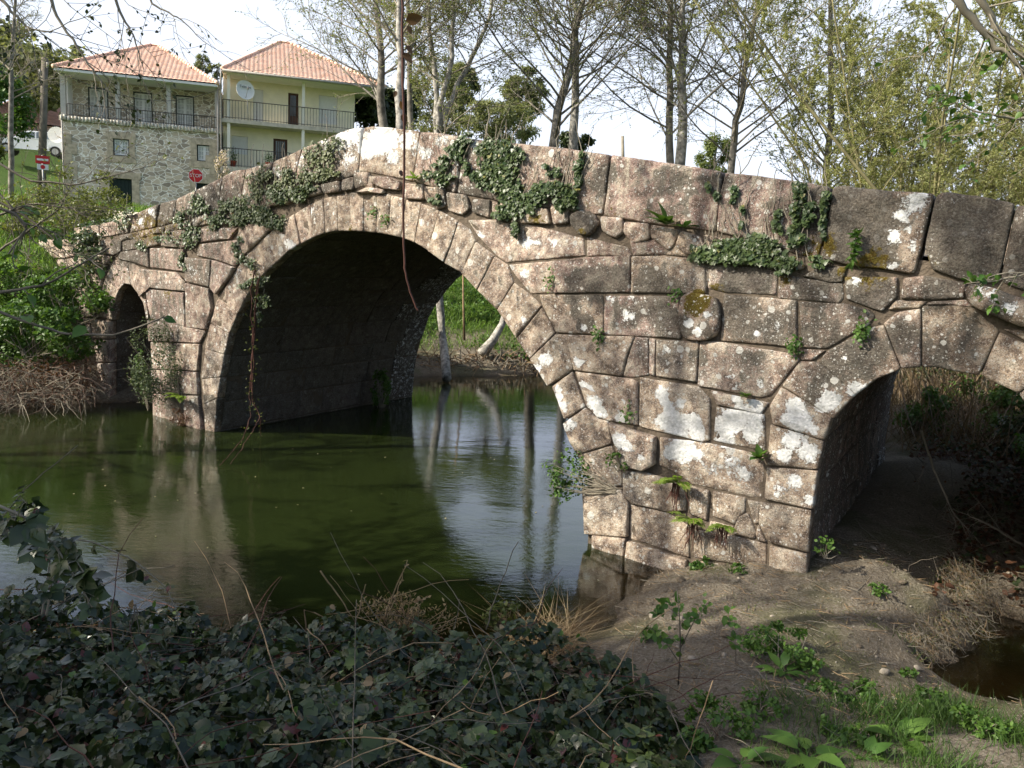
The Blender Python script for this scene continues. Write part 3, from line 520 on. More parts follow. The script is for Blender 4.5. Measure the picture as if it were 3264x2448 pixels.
# ================================================================ light, sky, camera
SUN_EL, SUN_AZ = 36., 196.      # azimuth of the sun measured anticlockwise from +X
wd = bpy.data.worlds.new('World'); SC.world = wd; wd.use_nodes = True; nt = wd.node_tree
sky = nt.nodes.new('ShaderNodeTexSky'); sky.sky_type = 'NISHITA'; sky.sun_disc = False; sky.sun_elevation = math.radians(SUN_EL)
sky.sun_rotation = math.radians((90-SUN_AZ) % 360); sky.air_density = 1.0; sky.dust_density = 3.5; sky.ozone_density = 1.; sky.altitude = 100
# thin bright veil of high cloud over the clear sky
bg = nt.nodes['Background']; bg.inputs[1].default_value = .15
tc = nt.nodes.new('ShaderNodeTexCoord'); sx = nt.nodes.new('ShaderNodeSeparateXYZ'); nt.links.new(tc.outputs['Generated'], sx.inputs[0])
rp = nt.nodes.new('ShaderNodeValToRGB'); nt.links.new(sx.outputs[2], rp.inputs[0]); el = rp.color_ramp.elements
el[0].position = 0.; el[0].color = (1, 1, 1, 1); el[1].position = .8; el[1].color = (.04, .04, .04, 1); el.new(.28).color = (.8, .8, .8, 1); el.new(.45).color = (.3, .3, .3, 1)
nz = nt.nodes.new('ShaderNodeTexNoise'); nz.inputs['Scale'].default_value = 2.2; nz.inputs['Detail'].default_value = 4; nt.links.new(tc.outputs['Generated'], nz.inputs['Vector'])
mm = nt.nodes.new('ShaderNodeMath'); mm.operation = 'MULTIPLY_ADD'; mm.inputs[1].default_value = .5; mm.inputs[2].default_value = .75; nt.links.new(nz.outputs[0], mm.inputs[0])
m2 = nt.nodes.new('ShaderNodeMath'); m2.operation = 'MULTIPLY'; nt.links.new(rp.outputs[0], m2.inputs[0]); nt.links.new(mm.outputs[0], m2.inputs[1])
mr = nt.nodes.new('ShaderNodeMapRange'); nt.links.new(sx.outputs[1], mr.inputs[0]); mr.inputs[1].default_value = -.5; mr.inputs[2].default_value = .5; mr.inputs[3].default_value = .12
m3 = nt.nodes.new('ShaderNodeMath'); m3.operation = 'MULTIPLY'; nt.links.new(m2.outputs[0], m3.inputs[0]); nt.links.new(mr.outputs[0], m3.inputs[1]); m2 = m3
vm = nt.nodes.new('ShaderNodeMix'); vm.data_type = 'RGBA'; vm.blend_type = 'MIX'; nt.links.new(m2.outputs[0], vm.inputs[0]); nt.links.new(sky.outputs[0], vm.inputs[6]); vm.inputs[7].default_value = (4.9, 5.25, 6.0, 1)
nt.links.new(vm.outputs[2], bg.inputs[0])
ld = bpy.data.lights.new('sun', 'SUN'); ld.energy = 5.0; ld.angle = math.radians(.5); ld.color = (1., .93, .80)
sun = bpy.data.objects.new('sun', ld); COL.objects.link(sun)
e, a = math.radians(SUN_EL), math.radians(SUN_AZ); tosun = Vector((math.cos(e)*math.cos(a), math.cos(e)*math.sin(a), math.sin(e)))
sun.rotation_euler = tosun.to_track_quat('Z', 'Y').to_euler(); sun.location = tosun*60
cd = bpy.data.cameras.new('camera'); cam = bpy.data.objects.new('camera', cd); COL.objects.link(cam); SC.camera = cam
cd.sensor_width = 36; cd.lens = 36*FP/3264; cd.clip_start = .05; cd.clip_end = 2000
cam.matrix_world = Matrix([[IR[i], IU[i], -F[i], EYE[i]] for i in range(3)]+[[0, 0, 0, 1]])
SC.view_settings.view_transform = 'Standard'; SC.view_settings.look = 'None'; SC.view_settings.exposure = .62; SC.view_settings.gamma = 1
SC.render.engine = 'CYCLES'; SC.cycles.max_bounces = 6; SC.cycles.transparent_max_bounces = 12; SC.cycles.caustics_reflective = False; SC.cycles.caustics_refractive = False
SC.cycles.use_denoising = True
# ================================================================ plant makers
random.seed(5); rng = np.random.default_rng(5)
BARK = simple('alder_bark', (.24, .22, .185), .9, .55, 6, .6); BARKW = simple('pale_bark', (.38, .36, .32), .85, .6, 9, .5); TWIG = simple('twig_bark', (.26, .23, .175), .9, .3, 4)
TWIGR = simple('red_cane', (.085, .035, .025), .7, .3, 12); TWIGD = simple('dry_stalk', (.30, .21, .12), .85, .35, 9); CANE = simple('grey_cane', (.15, .13, .10), .85, .4, 9); TWIGY = simple('willow_bark', (.22, .20, .10), .85, .3, 4)
L_SPR = leafmat('spring_leaf', (.16, .20, .07), (.28, .32, .12), .5, .5)
L_WIL = leafmat('willow_leaf', (.27, .30, .12), (.42, .43, .20), .5, .5)
L_PINE = leafmat('pine_needle', (.14, .165, .075), (.25, .27, .12), .45, .7)  # needles paled to paint the haze of distance
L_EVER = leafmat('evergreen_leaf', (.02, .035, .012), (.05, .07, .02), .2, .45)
L_BRAM = leafmat('bramble_leaf', (.010, .022, .008), (.06, .085, .025), .15, .3, .45, (.11, .035, .03), .985)
L_IVY = leafmat('ivy_leaf', (.03, .06, .02), (.085, .12, .04), .15, .4, .45, (.2, .19, .05), .985)
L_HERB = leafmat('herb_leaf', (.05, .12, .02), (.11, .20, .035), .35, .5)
L_FERN = leafmat('fern_leaf', (.16, .28, .04), (.30, .42, .07), .45, .6)
L_GRASS = leafmat('grass_blade', (.09, .18, .025), (.19, .31, .05), .4, .55)  # green brightened to paint sunlight on the banks
L_GRASSD = leafmat('shade_toned_grass_blade', (.035, .085, .015), (.08, .15, .025), .35, .55)  # darker copy of the grass, shade put into its colour
L_DRY = leafmat('dry_leaf', (.22, .14, .07), (.40, .30, .17), .3, .8)
L_BUD = leafmat('bud_leaf', (.10, .13, .03), (.17, .19, .05), .4, .5)
L_BROWN = leafmat('brown_leaf', (.07, .035, .02), (.13, .06, .03), .3, .6)
def leaf_t(w, l, k=4, fold=.25, curl=.15, ser=0.):        # ovate blade along +y, two sides folded about the midrib
    t = np.linspace(0, 1, k+1); mid = np.column_stack([0*t, t*l, curl*l*-(t**2)])
    ws = w/2*np.sin(np.pi*np.clip(t, .02, .985)**.75); 
    if ser: ws = ws*(1+ser*np.where(np.arange(k+1) % 2, 1, -1))
    L_ = mid+np.column_stack([-ws, -.25*ser*l*(np.arange(k+1) % 2), fold*ws]); R_ = mid+np.column_stack([ws, -.25*ser*l*(np.arange(k+1) % 2), fold*ws])
    V = np.concatenate([mid, L_[1:-1], R_[1:-1]]); Fs = []; m = k+1
    for s0 in (m, m+k-1):
        sd = [0]+list(range(s0, s0+k-1))+[k]
        for i in range(k):
            q = [i, i+1, sd[i+1], sd[i]]; q = [x for j, x in enumerate(q) if x not in q[:j]]
            if s0 == m: q = q[::-1]
            if len(q) > 2: Fs.append(tuple(q))
    return V, Fs
DIA = (np.array([[0, 0, 0], [.38, .5, .12], [0, 1, -.05], [-.38, .5, .12]]), [(0, 1, 2), (0, 2, 3)])
NAR = (np.array([[0, 0, 0], [.16, .45, .05], [0, 1, -.1], [-.16, .45, .05]]), [(0, 1, 2), (0, 2, 3)])
def ivy_t():
    P = np.array([[0, 0], [.28, -.10], [.50, .12], [.33, .32], [.42, .55], [.20, .60], [0, .95], [-.20, .60], [-.42, .55], [-.33, .32], [-.50, .12], [-.28, -.10]])
    V = np.column_stack([P, .12*np.abs(P[:, 0])]); V = np.vstack([V, [0, .3, 0]]); n = len(P)
    return V, [(i, (i+1) % n, n) for i in range(n)]
IVYT = ivy_t(); LEAF = leaf_t(.66, 1., 4); LEAFS = leaf_t(.74, 1., 7, .22, .18, .10); LEAFL = leaf_t(.36, 1., 6, .2, .35)
def blade_t(k=3):
    t = np.linspace(0, 1, k+1); w = .5*(1-t**1.5); V = []
    for a, b in zip(t, w): V += [[-b, .35*a*a, a*(1-.12*a)], [b, .35*a*a, a*(1-.12*a)]]
    V = np.array(V); return V, [(2*i, 2*i+1, 2*i+3, 2*i+2) for i in range(k)]
BLADE = blade_t()
def blades(mb, P, hgt, wid, lean=.5):
    n = len(P); a = rng.random(n)*2*np.pi; h = hgt*rng.uniform(.5, 1.3, n); w = wid*rng.uniform(.7, 1.3, n)
    ld = rng.random(n)*lean*1.6; b = rng.random(n)*2*np.pi
    X = np.column_stack([np.cos(a), np.sin(a), 0*a])*w[:, None]; Y = np.column_stack([-np.sin(a), np.cos(a), 0*a])*h[:, None]
    Z = np.column_stack([np.cos(b)*ld, np.sin(b)*ld, np.ones(n)])*h[:, None]
    mb.scatter(BLADE[0], BLADE[1], np.stack([X, Y, Z], -1), P)
def put(mb, T, P, size, N=None, tip=None, jit=.5, mi=0):   # leaves of template T at points P
    P = np.asarray(P, float); n = len(P)
    if not n: return
    s = size*rng.uniform(.65, 1.25, n)
    Nn = (np.array([0, 0, 1.]) if N is None else np.asarray(N, float))+rng.normal(size=(n, 3))*jit
    M = frame(Nn, None if tip is None else np.asarray(tip, float)+rng.normal(size=(n, 3))*.4)*s[:, None, None]
    mb.scatter(T[0], T[1], M, P, mi=mi)
def wander(p, d, L, n, wob=.12, up=0.):
    p = np.array(p, float); d = np.array(d, float); d /= np.linalg.norm(d); out = [p.copy()]
    for i in range(n):
        d = d+rng.normal(size=3)*wob+np.array([0, 0, up]); d /= np.linalg.norm(d); p = p+d*L/n; out.append(p.copy())
    return np.array(out)
def along(P, t):
    P = np.asarray(P); s = t*(len(P)-1); i = min(int(s), len(P)-2); f = s-i
    return P[i]*(1-f)+P[i+1]*f, (P[i+1]-P[i])/(np.linalg.norm(P[i+1]-P[i])+1e-9)
def side(d, ang):                                         # direction at angle ang from d, random azimuth
    r = rng.normal(size=3); r -= (r@d)*d; r /= np.linalg.norm(r)
    return d*math.cos(ang)+r*math.sin(ang)
def alder(name, stems, label, group, nl=34, L=4.4, leaf=.048, bark=None, mat=None, lo=.15, leaves=4, sub=12, tw=7, flat=.0, cat='tree', el=(.35, .8), T=DIA, twm=None, tfrac=1.):
    """stems: list of (points, r0, r1)"""
    root = empty(name, stems[0][0][0], label, cat, group)
    tk, br, cr = MB(), MB(), MB(); pts = []; tips = []
    for P, r0, r1 in stems:
        P = np.asarray(P, float); q = np.linspace(0, 1, 16); Pd = np.array([along(P, t)[0] for t in q]); Pd[1:-1] += rng.normal(size=(14, 3))*r0*.18
        tk.tube(Pd, r0*(1-q)+r1*q, 9)
        for i in range(nl):
            t = lo+(1-lo)*(i+rng.random())/nl; p, d = along(Pd, t); az = rng.random()*2*np.pi; e = rng.uniform(*el)
            dd = np.array([math.cos(az)*math.cos(e), math.sin(az)*math.cos(e), math.sin(e)]); Lb = L*(1.15-.75*t)*rng.uniform(.6, 1.2); rb = max(.008, (r0*(1-t)+r1*t)*.30)
            Q = wander(p, dd, Lb, 7, .10, .02); rb_ = np.linspace(rb, .005, 8); (tk if rb > .03 else br).tube(Q, rb_, 5, cap=False)
            for j in range(sub):
                t2 = .2+.8*(j+rng.random())/sub; p2, d2 = along(Q, t2); L2 = Lb*.42*(1.2-.7*t2)*rng.uniform(.5, 1.2); Q2 = wander(p2, side(d2, rng.uniform(.5, .95)), L2, 4, .13, .01)
                br.tube(Q2, np.linspace(max(.006, rb*.3), .0035, 5), 3, cap=False)
                for k in range(tw):
                    t3 = .15+.85*(k+rng.random())/tw; p3, d3 = along(Q2, t3); Q3 = wander(p3, side(d3, rng.uniform(.4, .9)), L2*.45*rng.uniform(.5, 1.2), 2, .12)
                    if rng.random() < tfrac: br.tube(Q3, [.0045, .0035, .0025], 3, cap=False)
                    for m in range(leaves): a, b = along(Q3, rng.uniform(.2, 1)); pts.append(a); tips.append(b)
    tk.build('trunk', bark or BARK, root); br.build('branches', twm or TWIG, root)
    put(cr, T, pts, leaf, None, tips, 1.2); cr.build('crown', mat or L_SPR, root)
    return root
def cluster(name, c, rad, n, label, cat, group=None, mat=None, size=.06, T=LEAF, clumps=14, twigs=30, tm=None, trunk=None, flat=1., base=None, up=.6, cr_=(.18, .42)):
    """a bush or dense crown: leaf clumps spread through an ellipsoid, carried by stems from the base"""
    c = np.array(c, float); rad = np.array(rad, float); base = np.array(base if base is not None else c-np.array([0, 0, rad[2]]))
    root = empty(name, base, label, cat, group); st, cr = MB(), MB()
    cs = []
    while len(cs) < clumps:
        q = rng.uniform(-1, 1, 3)
        if np.linalg.norm(q) < 1: q = q/np.linalg.norm(q)*np.linalg.norm(q)**.5; cs.append(c+q*rad*.82)
    cs = np.array(cs); per = max(1, n//clumps); P = []
    for q in cs:
        r = rad*rng.uniform(*cr_); d = rng.normal(size=(per, 3)); d /= np.linalg.norm(d, axis=1)[:, None]; P.append(q+d*r*(rng.random(per)**.45)[:, None])
    P = np.concatenate(P)
    if trunk: st.tube(np.array([base, base*.5+c*.5+rng.normal(size=3)*trunk, c+np.array([0, 0, rad[2]*.5])]), [trunk, trunk*.8, trunk*.3], 7)
    for i in range(twigs):
        q = cs[i % clumps]+rng.normal(size=3)*rad*.15; a = base+rng.normal(size=3)*rad*.08 if not trunk else base+(c-base)*rng.uniform(.4, 1.1); m = (a+q)/2+rng.normal(size=3)*rad*.12
        st.tube(np.array([a, m, q]), [max(.004, size*.12), max(.003, size*.08), .002], 4, cap=False)
    st.build('trunk' if trunk else 'stem', tm or TWIG, root)
    N = (P-c)/rad**1.; put(cr, T, P, size, N*.6+np.array([0, 0, up]), None, .6); cr.build('crown' if trunk else 'foliage', mat or L_HERB, root)
    return root
def D(x, y, Y): return AY('d', x, y, Y)
# ================================================================ trees beyond the bridge
G1 = 'leafing alders along the far bank'
def stem(Y, pts, up=5.): 
    P = [D(x, y, Y) for x, y in pts]; d = P[-1]-P[-2]; d /= np.linalg.norm(d); P.append(P[-1]+d*up); return np.array(P)
def root_at(P, z=None):                     # carry the foot of a stem down to the ground
    a = P[0]; d = P[0]-P[1]; d /= np.linalg.norm(d); d = d*.5+np.array([0, 0, -.5]); q = a.copy()
    for i in range(200):
        if q[2] <= gz(q[0], q[1])-.1: break
        q = q+d*.1/abs(d[2])*.7
    return np.vstack([q[None], P])
def T_(Y, pts, r0, r1=.04, up=5.): return (root_at(stem(Y, pts, up)), r0, r1)
alder('alder_tree', [T_(24, [(828,300),(824,150),(815,0)], .17)], 'grey-barked tree in front of the eave of the cream house, just left of the vine', G1, 30, 5.0, lo=.35)
alder('alder_tree', [T_(19, [(866,300),(866,150),(864,0)], .14)], 'pale straight trunk rising behind the hanging cane at the crown of the bridge', G1, 24, 3.8, bark=BARKW, lo=.5)
alder('alder_tree', [T_(23, [(888,300),(884,150),(880,0)], .10)], 'thin dark trunk pressed close to the right of the pale trunk', G1, 18, 2.8, lo=.5)
alder('alder_tree', [(np.array([G('d',965,818,.1), D(957,740,20.4), D(950,660,20.4), D(944,580,20.5), D(946,400,20.6), D(946,290,20.8), D(940,200,20.8), D(928,60,21), D(920,-60,21)]), .115, .05),
      (np.array([D(946,290,20.8), D(952,220,20.6), D(975,130,20.4), D(975,60,20.4), D(985,-80,20)]), .08, .04), (np.array([D(948,275,20.8), D(975,210,21), D(1010,140,21.4), D(1050,60,21.6), D(1080,-60,22)]), .08, .035)],
      'multi-stemmed pale tree whose leaning trunk shows through the main arch', G1, 13, 3., bark=BARKW, lo=.35)
alder('alder_tree', [T_(22, [(1192,330),(1206,240),(1232,150),(1246,60),(1262,-20)], .15)], 'dark leaning tree that crosses the straight trunk above the ivy', G1, 32, 5.0, lo=.22)
alder('alder_tree', [T_(22.6, [(1240,330),(1241,200),(1243,60),(1243,-30)], .15)], 'straight grey trunk beside the leaning dark one', G1, 28, 4.8, lo=.4, bark=BARKW)
alder('alder_tree', [T_(23, [(1446,360),(1447,200),(1449,60),(1450,-30)], .13)], 'slimmer dark trunk at the left of the pair above the pink parapet', G1, 32, 5.2, lo=.25)
alder('alder_tree', [T_(22, [(1470,362),(1472,200),(1474,60),(1475,-30)], .17)], 'thick pale trunk at the right of the pair above the pink parapet', G1, 30, 5.2, lo=.32, bark=BARKW)
alder('alder_tree', [T_(22, [(1578,372),(1592,260),(1606,180),(1622,80),(1640,-20)], .11)], 'slender curved tree leaning right above the long pink parapet block', G1, 36, 4.8, lo=.18, leaf=.055)
alder('alder_tree', [T_(24, [(1788,415),(1793,260),(1795,120),(1794,-20)], .12)], 'upright tree with tiered side branches left of the willows', G1, 46, 4.2, lo=.15, leaf=.055, leaves=6)
G2 = 'yellow-green willows on the right'
for i, (x, y, Y, lab) in enumerate([(1930,430,19,'yellow-green willow nearest the upright tree'), (2030,430,17,'tall willow clump behind the dark parapet block'), (2130,440,18.5,'dense willow clump in the middle of the thicket on the right'), (2240,450,16,'willow clump at the right edge of the view'),(2380,450,17,'willow clump beyond the right edge of the dark parapet')]):
    b = D(x, y, Y); b[2] = gz(b[0], b[1]); st = []
    for k in range(5):
        d = np.array([rng.normal()*.26, rng.normal()*.2, 1]); st.append((np.array([b+rng.normal(size=3)*[.25, .25, 0], b+d*2.5, b+d*5+rng.normal(size=3)*.25, b+d*8.5+rng.normal(size=3)*.5]), rng.uniform(.035, .06), .012))
    alder('willow', st, lab, G2, 22, 2.0, .06, TWIGY, L_WIL, .06, 13, 9, 5, el=(.7, 1.2), T=NAR, twm=TWIGY, cat='tree', tfrac=.5)
def dup(root, loc, rz, label):
    r = root.copy(); COL.objects.link(r); r.location = tuple(loc); r.rotation_euler.z = rz; r['label'] = label
    for ch in list(root.children):
        c = ch.copy(); COL.objects.link(c); c.parent = r
    return r
w0 = [o for o in COL.objects if o.type == 'EMPTY' and o.get('group') == G2]
for i, (x, y, Y, lab) in enumerate([(1870,420,23,'farther willow just right of the upright tree'), (1985,430,22,'farther willow between the first two clumps'), (2085,440,23,'farther willow showing through the thicket'), (2190,445,21,'farther willow behind the rightmost clumps')]):
    b = D(x, y, Y); b[2] = gz(b[0], b[1]); dup(w0[i], b, 1.3+i*1.7, lab)
G3 = 'umbrella pines behind the trees'
def pine(c, rad, Yb, label, trunk=.25, n=9000, size=.5, clumps=26):
    c = np.array(c); b = c.copy(); b[2] = gz(c[0], c[1])
    cluster('pine_tree', c, rad, n, label, 'tree', G3, L_PINE, size, NAR, clumps*2, 40, TWIG, trunk, base=b, cr_=(.10, .26))
for x, y, Y, rx, rz, lab in [(945,215,62,2.8,3.6,'tall pine behind the multi-stemmed pale tree'), (995,185,66,1.6,2.,'round-topped pine crown left of the hazy gap'), (1135,200,64,2.,2.,'pine with a rounded crown between the multi-stemmed and the leaning tree'), (1080,262,60,3.4,1.7,'low spreading pine just above the ivy'),
      (438,140,95,1.,1.3,'small far pine in the gap between the two roofs'), (470,152,95,1.2,.8,'low far pine touching the cream house roof'), (112,118,90,1.3,1.3,'far pine behind the utility pole top'), (165,118,92,.7,1.1,'narrow far pine at the left end of the tiled roof')]:
    pine(D(x, y, Y), (rx, rx, rz), Y, lab, .16, 6000 if rx > 1.5 else 1200, .34 if rx > 1.5 else .3, 34 if rx > 1.5 else 12)
cluster('conifer', D(1545,345,45), (1.0,1.0,1.4), 3800, 'yellowish young conifer peeping over the pink parapet', 'tree', None, leafmat('cypress_leaf', (.11,.15,.04), (.2,.24,.07), .3), .22, NAR, 24, 20, None, .08, base=np.append(D(1545,345,45)[:2], 3.5))
cluster('round_bush', D(1245,305,48), (1.0,1.0,.55), 2600, 'small dark bush between the feet of the leaning and straight trunks', 'bush', None, L_EVER, .2, LEAF, 14, 20)
cluster('evergreen_tree', D(830,232,52), (2.,2.,1.5), 6500, 'dark evergreen tree behind the right corner of the cream house', 'tree', None, L_EVER, .26, LEAF, 26, 20, None, .2, base=np.append(D(830,232,52)[:2], 4.5))
# ================================================================ left side: hedge, bushes, bare tree
LG = 'bushes on the left bank and slope'
for x, y, Y, rx, rz, n, mat, lab, sz, cl in [(-10,232,30,1.15,1.5,4200,L_HERB,'olive-green rounded bush at the upper left edge',.14,24), (-90,330,24,1.2,.9,3600,L_BUD,'loose budding bush under the olive-green one at the left edge',.10,20), 
      (60,150,60,5.,2.6,6500,L_PINE,'dark tree mass on the slope behind the utility pole',.38,30), (-30,110,70,6,3.,5200,L_PINE,'dark wooded crown at the top left edge of the slope',.42,26),
      (175,425,19,1.1,.8,2200,L_BUD,'sparse twiggy bush in front of the dark garage door of the stone house',.07,18), (120,450,17.5,1.0,.7,2000,L_BUD,'twiggy bush left of the dark garage door, above the grassy bank',.07,18), (240,520,15.2,.55,.45,1500,L_IVY,'dark green bush at the end of the bridge parapet',.07,14), (60,470,18,1.2,.45,1500,L_BUD,'low pale shrub on top of the grassy bank at the left edge',.07,14),(170,500,15.8,.6,.4,1100,L_HERB,'leafy green shrub leaning over the bank beside the bridge end',.07,12)]:
    cluster('bush', D(x, y, Y), (rx, rx, rz), n, lab, 'bush', LG, mat, sz, LEAF, cl, 46 if Y < 20 else 20)
b = D(20, 330, 26); b[2] = gz(b[0], b[1])
alder('bare_tree', [(np.array([b, D(22,200,26), D(30,60,26), D(40,-80,26)]), .09, .03)], 'thin nearly bare tree at the top left beside the utility pole', None, 24, 2.6, .04, lo=.3, leaves=1)
# ================================================================ houses
def m_rubble():
    t = NT('rubble_masonry'); p = t.n('TexCoord').outputs['Object']
    w = t.n('VectorMath', {'operation': 'ADD'}, i0=t.scale(p, (.9, .9, 1.6)), i1=t.scale(t.noise(2.2, 2, .5, p, True), (.3, .3, .3))).outputs[0]
    v = t.n('TexVoronoi', {'feature': 'DISTANCE_TO_EDGE'}, Scale=3.2, Vector=w); vc = t.n('TexVoronoi', Scale=3.2, Vector=w)
    r = t.n('SeparateColor', Color=vc.outputs['Color']).outputs
    st = t.mix(r[0], (.50, .42, .31), (.72, .62, .48)); st = t.mix(t.ss(r[1], .6, .8, 0, .6), st, (.15, .13, .11)); st = t.mix(t.ss(t.noise(14, 4, .6, p), .4, .7, 0, .35), st, (.42, .36, .27))
    mo = t.ss(v.outputs['Distance'], .03, .06)
    return t.done(t.mix(mo, (.95, .91, .82), st), .9, t.bump(mo, .5, .02), .2)
RUB = m_rubble(); DRS = simple('dressed_stone', (.52, .44, .32), .9, .3, 5, .4); WHITE = simple('white_paint', (.80, .80, .77), .7, .05, 3); FRAMEW = simple('window_white', (.78, .78, .75), .5, .04)
CREAM = simple('cream_render', (.88, .81, .60), .85, .07, 2, .1); CREAM2 = simple('pale_column', (.85, .81, .68), .8, .06, 3); SLAB = simple('concrete_edge', (.55, .50, .40), .85, .2, 4); GREYC = simple('grey_pillar', (.50, .48, .43), .85, .1, 5)
IRON = simple('dark_railing', (.06, .055, .05), .6, .1); DOORG = simple('dark_green_door', (.008, .022, .018), .5, .1); BROWN = simple('brown_door', (.10, .05, .03), .6, .2, 6); SHUT = simple('white_shutter', (.78, .77, .72), .6, .04)
GLASS = simple('window_glass', (.10, .12, .13), .08, .3, 1.5, spec=.8); CURT = simple('net_curtain', (.62, .62, .58), .8, .25, 9); GUT = simple('gutter', (.40, .37, .33), .6, .1)
def m_tile():
    t = NT('terracotta_tile'); n = t.noise(2., 4); k = t.noise(14., 3)
    c = t.mix(t.ss(n, .35, .65), (.78, .46, .33), (.88, .60, .46)); c = t.mix(t.ss(k, .5, .7, 0, .6), c, (.95, .78, .66)); c = t.mix(t.ss(k, .45, .3, 0, .5), c, (.50, .26, .18))
    return t.done(c, .85, None, .2)
TILE = m_tile()
class House:                                # a front plane fixed by two traced corners at their real distances
    def __init__(s, c, a, Ya, b, Yb):
        s.c = c; A_ = AY(c, a[0], a[1], Ya); B_ = AY(c, b[0], b[1], Yb); A_[2] = B_[2] = 0
        s.O = A_; s.U = (B_-A_)/np.linalg.norm(B_-A_); s.N = np.array([-s.U[1], s.U[0], 0]); s.rot = math.atan2(s.U[1], s.U[0])
    def uz(s, x, y, v=0.):
        d = ray(s.c, x, y); t = ((s.O-EYE)@s.N+v)/(d@s.N); q = EYE+t*d; return (q-s.O)@s.U, q[2]
    def W(s, u, v, z): return s.O+s.U*u+s.N*v+np.array([0, 0, z])
    def box(s, mb, u0, u1, v0, v1, z0, z1, mi=0):
        c = s.W((u0+u1)/2, (v0+v1)/2, (z0+z1)/2); return mb.box(c, (abs(u1-u0), abs(v1-v0), abs(z1-z0)), np.column_stack([s.U, s.N, [0, 0, 1]]), mi)
    def wallgrid(s, mb, u0, u1, v, z0, z1, holes, th=.25):   # a wall with openings (u0,u1,z0,z1)
        us = sorted({u0, u1, *[h[0] for h in holes], *[h[1] for h in holes]}); zs = sorted({z0, z1, *[h[2] for h in holes], *[h[3] for h in holes]})
        for i in range(len(us)-1):
            k = 0
            while k < len(zs)-1:
                def solid(k): 
                    a, b = (us[i]+us[i+1])/2, (zs[k]+zs[k+1])/2; return not any(h[0] < a < h[1] and h[2] < b < h[3] for h in holes)
                if not solid(k): k += 1; continue
                j = k
                while j+1 < len(zs)-1 and solid(j+1): j += 1
                s.box(mb, us[i], us[i+1], v, v+th, zs[k], zs[j+1]); k = j+1
def tiled(mb, E0, E1, A0, A1, pitch=.24, rows=22, amp=.022):   # roof face: eave E0->E1, top A0->A1
    E0, E1, A0, A1 = map(np.array, (E0, E1, A0, A1)); U = E1-E0; Lw = np.linalg.norm(U); U = U/Lw; up = (A0+A1)/2-(E0+E1)/2; up = up-(up@U)*U; N = np.cross(U, up); N /= np.linalg.norm(N)
    if N[2] < 0: N = -N
    a0, a1 = (A0-E0)@U, (A1-E0)@U; k = int(Lw/pitch*6); ss = np.linspace(0, Lw, k); V = []
    for r in range(rows):
        for e in (0, .985):
            t = (r+e)/rows; lo, hi = a0*t, Lw+(a1-Lw)*t; q = np.clip(ss, lo, hi)
            h = amp*np.abs(np.sin(q*np.pi/pitch))+(.03 if e == 0 else 0)
            V.append(E0+q[:, None]*U+t*up+h[:, None]*N)
    m = len(V); V = np.concatenate(V); mb.add(V, [(i*k+j, i*k+j+1, (i+1)*k+j+1, (i+1)*k+j) for i in range(m-1) for j in range(k-1)])
def hiproof(mb, h, u0, u1, v0, v1, z, zt, ua, ub, va, under=None):
    P = {k_: h.W(*q) for k_, q in dict(a=(u0, v0, z), b=(u1, v0, z), c=(u1, v1, z), d=(u0, v1, z), s=(ua, va, zt), t=(ub, va, zt)).items()}
    tiled(mb, P['a'], P['b'], P['s'], P['t']); tiled(mb, P['b'], P['c'], P['t'], P['t']); tiled(mb, P['c'], P['d'], P['t'], P['s']); tiled(mb, P['d'], P['a'], P['s'], P['s'])
    for x, y in (('a', 's'), ('b', 't'), ('c', 't'), ('d', 's'), ('s', 't')):
        n = 26; Q = np.array([P[x]*(1-t)+P[y]*t for t in np.linspace(0, 1, n)]) 
        if np.linalg.norm(P[x]-P[y]) > .2:
            for i in range(n-1): mb.tube(np.array([Q[i], Q[i+1]+np.array([0, 0, .02])])+np.array([0, 0, .04]), [.11, .09], 7)
    if under is not None: h.box(under, u0+.03, u1-.03, v0+.03, v1-.03, z-.14, z-.02)
def railing(name, h, parent, u0, u1, v, z0, z1, sp=.13):
    m = MB(); m.tube([h.W(u0, v, z1), h.W(u1, v, z1)], .022, 5); m.tube([h.W(u0, v, z0+.08), h.W(u1, v, z0+.08)], .015, 5)
    n = int((u1-u0)/sp)
    for i in range(n+1):
        u = u0+(u1-u0)*i/n; r = .022 if i % 11 == 0 else .011; m.tube([h.W(u, v, z0), h.W(u, v, z1)], r, 4)
    return m.build(name, IRON, parent, smooth=False)
def window(h, parent, u0, u1, z0, z1, v, cols=4, rows=4, leaves_=2, name='window', frame_mat=None):
    fr = MB(); w = .06; h.box(fr, u0, u0+w, v-.04, v+.04, z0, z1); h.box(fr, u1-w, u1, v-.04, v+.04, z0, z1); h.box(fr, u0+w, u1-w, v-.04, v+.04, z1-w, z1); h.box(fr, u0+w, u1-w, v-.04, v+.04, z0, z0+w)
    c = (u0+u1)/2; h.box(fr, c-.07, c+.07, v-.037, v+.037, z0+w, z1-w)
    for i in range(1, rows): z = z0+w+(z1-z0-2*w)*i/rows; h.box(fr, u0+w, c-.07, v-.03, v+.03, z-.018, z+.018); h.box(fr, c+.07, u1-w, v-.03, v+.03, z-.018, z+.018)
    for sgn in (-1, 1):
        a = c+sgn*.07; b = u1-w if sgn > 0 else u0+w
        for i in range(1, cols//2): u = a+(b-a)*i/(cols//2); h.box(fr, u-.018, u+.018, v-.027, v+.027, z0+w, z1-w)
    wo = fr.build(name, frame_mat or FRAMEW, parent, smooth=False); g = MB(); h.box(g, u0+w, u1-w, v+.012, v+.022, z0+w, z1-w); g.build('pane', CURT, wo, smooth=False)
    return wo
